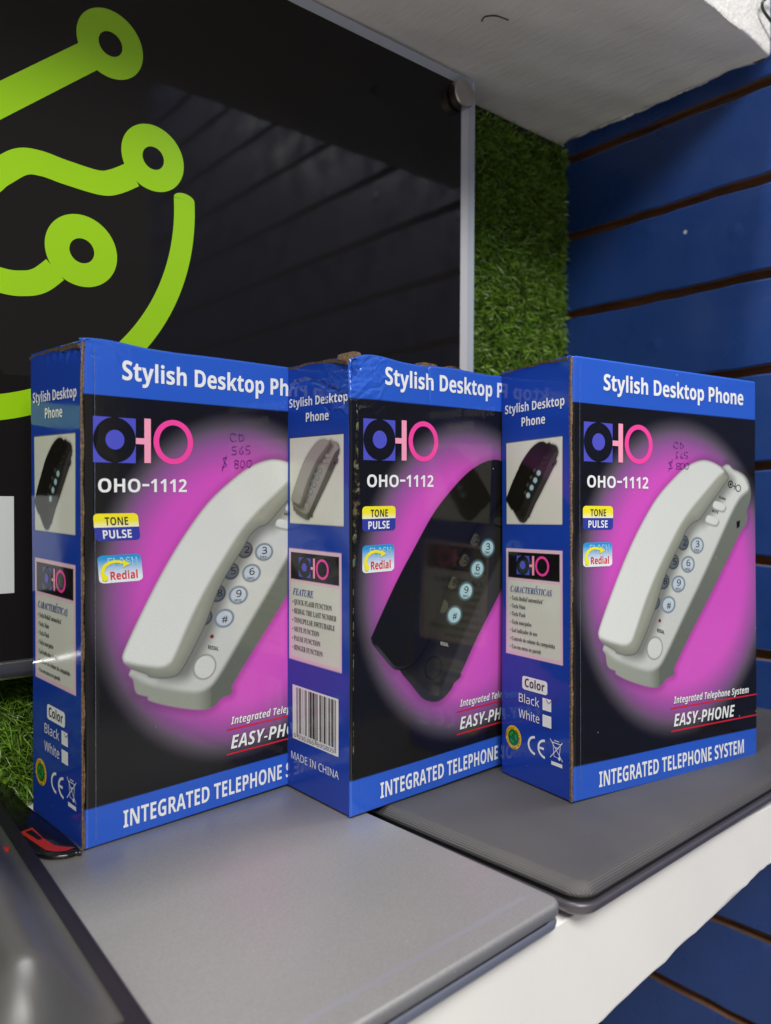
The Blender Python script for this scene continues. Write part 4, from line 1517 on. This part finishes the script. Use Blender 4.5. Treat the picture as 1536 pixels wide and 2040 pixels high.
    if side_kind == 'pt':
        a.text('Stylish Desktop', 4.4, 205.2, 47.6, 4.9, INK['white'], 'sansbold', slope=-.012)
        a.text('Phone', 18.5, 196.8, 18.9, 4.9, INK['white'], 'sansbold', slope=-.012)
        a.build('title_lettering', sp)
        logo(a, 13.9, 114.6, .512, .505)
        a.build('logo', sp)
        a.text('CARACTERISTICAS', 8.7, 104.6, 34.0, 3.2, INK['headblue'], 'serifit')
        a.line([(30.0, 108.2), (31.2, 109.2)], .4, INK['headblue'], 2)
        for (v_, x1, t) in ((100, 35.9, 'Tecla Redial"autom\u00e1tica"'), (95.6, 21.4, 'Tecla Mute'), (91.2, 21.4, 'Tecla Flash'), (86.6, 26.4, 'Tecla tone/pulse'), (82, 31.1, 'Led indicador de uso'), (77.3, 44.8, 'Controle do volume da campainha'), (72.8, 34.1, 'Uso em mesa ou parede')):
            a.disc(8.8, v_ + 1.0, .35, .35, INK['text'], 2, 10)
            a.text(t, 9.9, v_, x1 - 9.9, 2.2, INK['text'], 'serifbold')
        a.build('feature_list', sp)
        a.rrows(18.7, 51.4, 38.8, 58.8, 1.6, lambda t: INK['white'], 1, 16)
        a.text('Color', 20.9, 53.1, 15.8, 4.6, INK['text'], 'sansbold')
        a.build('colour_heading', sp)
        a.text('Black', 16.0, 43.9, 16.5, 4.7, INK['white'], 'sans')
        a.text('White', 15.8, 35.2, 16.8, 4.7, INK['white'], 'sans')
        a.rect(35.0, 43.2, 41.7, 49.7, INK['white'], 1)
        a.rect(35.0, 34.5, 41.7, 40.8, INK['white'], 1)
        a.line(spline([(38.2, 49.4), (39.4, 47.8), (40.8, 48.0), (42.0, 49.2), (45.6, 52.6)], 5), .35, INK['pen'], 3)
        a.build('tick_boxes', sp)
        a.disc(11.3, 22.8, 6.6, 6.6, INK['ring'], 1)
        a.disc(11.3, 22.8, 4.5, 4.5, INK['green'], 2)
        for k in range(3):
            t0 = 90 + 120 * k
            a.ringe(11.3, 22.8, 3.2, 3.2, 1.7, 1.7, lin(52, 150, 70), 3, 12, t0, t0 + 80)
        word = 'RECYCLE RECICLE RECYCLA '
        for k, ch in enumerate(word):
            if ch != ' ':
                th = math.radians(180 - 15 * k)
                a.text(ch, 11.3 + 5.0 * math.cos(th) - .3, 22.8 + 5.0 * math.sin(th) - .3, .9, 1.1, lin(110, 70, 20), 'sansbold', 3, rot=th - math.pi / 2)
        a.build('recycling_emblem', sp)
        # CE mark
        a.ringe(29.4, 22.4, 6.2, 5.2, 4.9, 3.9, INK['white'], 1, 24, 95, 265)
        a.ringe(37.2, 22.4, 6.2, 5.2, 4.9, 3.9, INK['white'], 1, 24, 95, 265)
        a.rect(32.4, 21.8, 36.0, 23.0, INK['white'], 1.4)
        a.build('conformity_mark', sp)
        for l in ([(40.8, 29.3), (50.2, 19.2)], [(50.2, 29.0), (40.8, 19.4)], [(43.0, 27.8), (43.8, 20.6), (47.6, 20.2), (48.6, 27.6)], [(42.4, 27.8), (49.2, 27.8)], [(44.0, 29.0), (47.6, 29.0)], [(44.6, 25.4), (47.4, 25.4)]):
            a.line(l, .42, INK['white'], 2)
        a.disc(47.8, 20.2, .9, .9, INK['white'], 3, 14)
        a.rect(41.6, 15.8, 49.8, 17.7, INK['white'], 1)
        a.build('disposal_mark', sp)
    else:
        k = AD / 58.64
        a.text('Stylish Desktop', 5.0, 207.8, 49.2, 4.6, INK['white'], 'sansbold', slope=-.006)
        a.text('Phone', 20.0, 199.3, 19.6, 4.7, INK['white'], 'sansbold', slope=-.01)
        a.build('title_lettering', sp)
        logo(a, 13.4, 117.0, .50, .50)
        a.build('logo', sp)
        a.text('FEATURE', 8.0, 106.8, 18.4, 3.5, INK['headblue'], 'serifit')
        for (v_, x1, t) in ((101.8, 43.1, 'QUICK FLASH FUNCTION'), (96.9, 46.8, 'REDIAL THE LAST NUMBER'), (91.9, 45.5, 'TONE/PULSE SWITCHABLE'), (87.0, 32.3, 'MUTE FUNCTION'), (82.0, 33.3, 'PAUSE FUNCTION'), (77.0, 35.3, 'RINGER FUNCTION')):
            a.disc(7.9, v_ + 1.2, .4, .4, INK['text'], 2, 10)
            a.text(t, 9.2, v_, x1 * k - 9.2, 2.6, INK['text'], 'serifbold')
        a.build('feature_list', sp)
        a.rect(7.4, 28.0, 47.1, 57.6, (.78, .78, .76), 1)
        bits = ean13('6936366695809')
        x0, wd = 11.2, (45.2 - 11.2) / len(bits)
        i = 0
        while i < len(bits):
            j = i
            while j < len(bits) and bits[j] == bits[i]:
                j += 1
            if bits[i] == '1':
                guard = i < 3 or i > 91 or 44 < i < 50
                a.rect(x0 + i * wd, 29.4 if guard else 32.0, x0 + j * wd, 56.6, INK['black'], 2)
            i = j
        a.text('6', 8.6, 28.9, 1.7, 2.3, INK['text'], 'sans')
        a.text('936366', 12.6, 28.9, 14.2, 2.3, INK['text'], 'sans')
        a.text('695809', 29.2, 28.9, 14.2, 2.3, INK['text'], 'sans')
        a.build('barcode', sp)
        a.text('MADE IN CHINA', 6.0, 16.5, 41.4, 4.1, INK['white'], 'sans')
        a.build('origin_lettering', sp)

    # ---- board behind the printed faces
    mb = MB()
    w_, d_, h_ = W / 1000, D / 1000, H / 1000
    mb.box((.0021, .0021, .0004), (w_ - .0002, d_ - .0002, h_ - .0045))
    mb.build('carton_body', M_BOXBLUE, root)
    # ragged corrugated edge where the front sheet is glued over the side
    if variant != 'crushed':
        nr = 260
        v, f = [], []
        for k in range(nr + 1):
            z = (.0006 + (h_ - .0016) * k / nr)
            lean = .0009 * math.exp(-((h_ - z) / .012) ** 2) * (1 if variant == 'dented' else .3)
            w1 = .0010 + .00022 * math.sin(z * 210 + ph[14]) + rg.normal(0, .00008)
            j = [rg.normal(0, .00006) for _ in range(5)]
            v += [(.0003 + lean + .4 * lean + j[0], .0022, z), (-.0002 + lean * .6 + j[1], .0004 + j[2], z), (.0002 + lean + j[3], .0000 + j[2], z), (.0007 + lean, .0008 + j[4], z), (w1 + lean, .0003 + j[2], z), (w1 + .0005 + lean, .0022, z)]
        for k in range(nr):
            for q in range(5):
                f.append((k * 6 + q, k * 6 + q + 1, (k + 1) * 6 + q + 1, (k + 1) * 6 + q))
        mesh_obj('corrugated_edge', v, f, M_CARD, root)
    else:
        # laminate film down the fold, with its glints painted on as colour
        vs = np.linspace(22, 206, 200)
        wd = np.where(vs > 150, 3.2 + 1.6 * np.sin(vs * .09) - 2.2 * sstep(195, 206, vs), .55 + 2.4 * sstep(110, 150, vs))
        lo = np.where(vs > 150, 1.2 + 5.0 * sstep(160, 204, vs) * .5, 1.2)
        uu = np.concatenate([lo, lo + wd * .5, lo + wd])
        pts = front(uu, np.tile(vs, 3), 2.5 + .5 * np.sin(np.tile(vs, 3) * 1.7))
        n = len(vs)
        F = [(i, n + i, n + i + 1, i + 1) for i in range(n - 1)] + [(n + i, 2 * n + i, 2 * n + i + 1, n + i + 1) for i in range(n - 1)]
        mesh_obj('loose_film', pts, F, M_FOIL, root)
    if variant != 'crushed':
        vs = np.linspace(4, 226, 300)
        uu = np.concatenate([np.full(300, 6.0), np.full(300, 6.16)]) + .06 * np.sin(np.tile(vs, 2) * 3.1)
        pts = front(uu, np.tile(vs, 2), 1.2)
        mesh_obj('crease_glint', pts, [(i, 300 + i, 301 + i, i + 1) for i in range(299)], M_GLINT, root)  # thin pale strip painted as a glint beside the fold
    # ---- top flap: bare board edge showing above the side panel
    lift = .0019
    nx, ny = 24, 20
    v, f = [], []

    def flap(x, y, top):
        t = 1 - y / d_
        sag = -.0010 * (x / w_) + .0005 * math.sin(x * 60 + ph[15])
        hump = .0010 * math.sin(math.pi * min(1, max(0, y / d_))) + .0003 * math.sin(y * 300 + ph[16])
        if variant == 'crushed':
            hump -= .0016 * math.exp(-(x / .02) ** 2 - (y / .012) ** 2)
        return h_ - .0034 + (lift if top else .0) + sag + hump + rg.normal(0, .00008)
    for lay in (1, 0):
        for i in range(nx + 1):
            for j in range(ny + 1):
                x = -.0004 + (w_ + .0002) * (i / nx) ** 1.6
                y = (.0030 if variant != 'crushed' else .0035) + (d_ - .0030) * j / ny
                ins = .0012 * (1 - lay)
                v.append((x + (ins if i == 0 else 0), y, flap(x, y, lay)))
    n1 = (nx + 1) * (ny + 1)
    for i in range(nx):
        for j in range(ny):
            q = i * (ny + 1) + j
            f.append((q, q + ny + 1, q + ny + 2, q + 1))
            f.append((n1 + q, n1 + q + 1, n1 + q + ny + 2, n1 + q + ny + 1))
    for j in range(ny):
        f.append((j, j + 1, n1 + j + 1, n1 + j))
        q = nx * (ny + 1) + j
        f.append((q + 1, q, n1 + q, n1 + q + 1))
    for i in range(nx):
        q = i * (ny + 1)
        f.append((q, n1 + q, n1 + q + ny + 1, q + ny + 1))
        q += ny
        f.append((q, q + ny + 1, n1 + q + ny + 1, n1 + q))
    mesh_obj('top_flap', v, f, M_CARD, root)
    if variant == 'crushed':
        # torn bits of the inner flaps standing above the front edge
        def torn(pts, y0, th):
            mb = MB()
            n = len(pts)
            vv = [(x / 1000, y0 + rg.normal(0, .0002), z / 1000) for x, z in pts] + [(x / 1000, y0 + th + rg.normal(0, .0002), z / 1000) for x, z in pts]
            mb.add(vv, [tuple(range(n)), tuple(range(2 * n - 1, n - 1, -1))] + [(i, n + i, n + (i + 1) % n, (i + 1) % n) for i in range(n)])
            mb.build('torn_flap', M_CARD, root)
        HH = H
        torn([(1.0, HH - 3), (8.8, HH - 3), (9.0, HH + 1.6), (7.8, HH + 2.3), (4.2, HH + 2.2), (2.0, HH + 1.2)], .0030, .010)
        torn([(48, HH - 3), (62, HH - 3), (61.8, HH + .9), (60.2, HH + 1.5), (52, HH + 1.7), (49.6, HH + 1.4)], .0026, .0045)
        torn([(60, HH - 3), (88, HH - 3), (87.5, HH - .6), (82, HH + 1.0), (75, HH + 2.2), (72.5, HH + 2.0), (68, HH + .4), (61, HH + .5)], .0034, .0042)
    return root


def frame(o, ax):
    m = Matrix.Identity(4)
    for c in range(3):
        for r in range(3):
            m[r][c] = ax[c][r]
    for r in range(3):
        m[r][3] = o[r]
    return m


make_carton('telephone_carton', 'blue telephone carton at left with white phone picture, Portuguese side panel and dented top corner',
            frame((-0.50174, -0.11567, 0.0146), ((0.99745, 0.07114, 0.00645), (-0.07123, 0.99734, 0.01527), (-0.00535, -0.01569, 0.99986))),
            153.83, 229.3, 61.3, 'dented', False, 'pt', 11, 1)
make_carton('telephone_carton', 'blue telephone carton in the middle with black phone picture, barcode side and crushed top corner',
            frame((-0.38704, -0.16409, 0.0148), ((0.99986, 0.0132, 0.01059), (-0.01327, 0.99989, 0.00725), (-0.01049, -0.00739, 0.99992))),
            153.83, 229.4, 58.64, 'crushed', True, 'en', 23, 0)
K3 = 1.0115
c3 = CAM + (Vector((-0.29386, -0.22812, 0.01823)) - CAM) * K3
make_carton('telephone_carton', 'blue telephone carton at right with whole white phone picture, standing on the dark laptop',
            frame(c3, ((0.98649, -0.16346, -0.0109), (0.16314, 0.98627, -0.02559), (0.01493, 0.02347, 0.99961))),
            153.83 * K3, 230 * K3, 57.17 * K3, 'plain', False, 'pt', 31, 2)
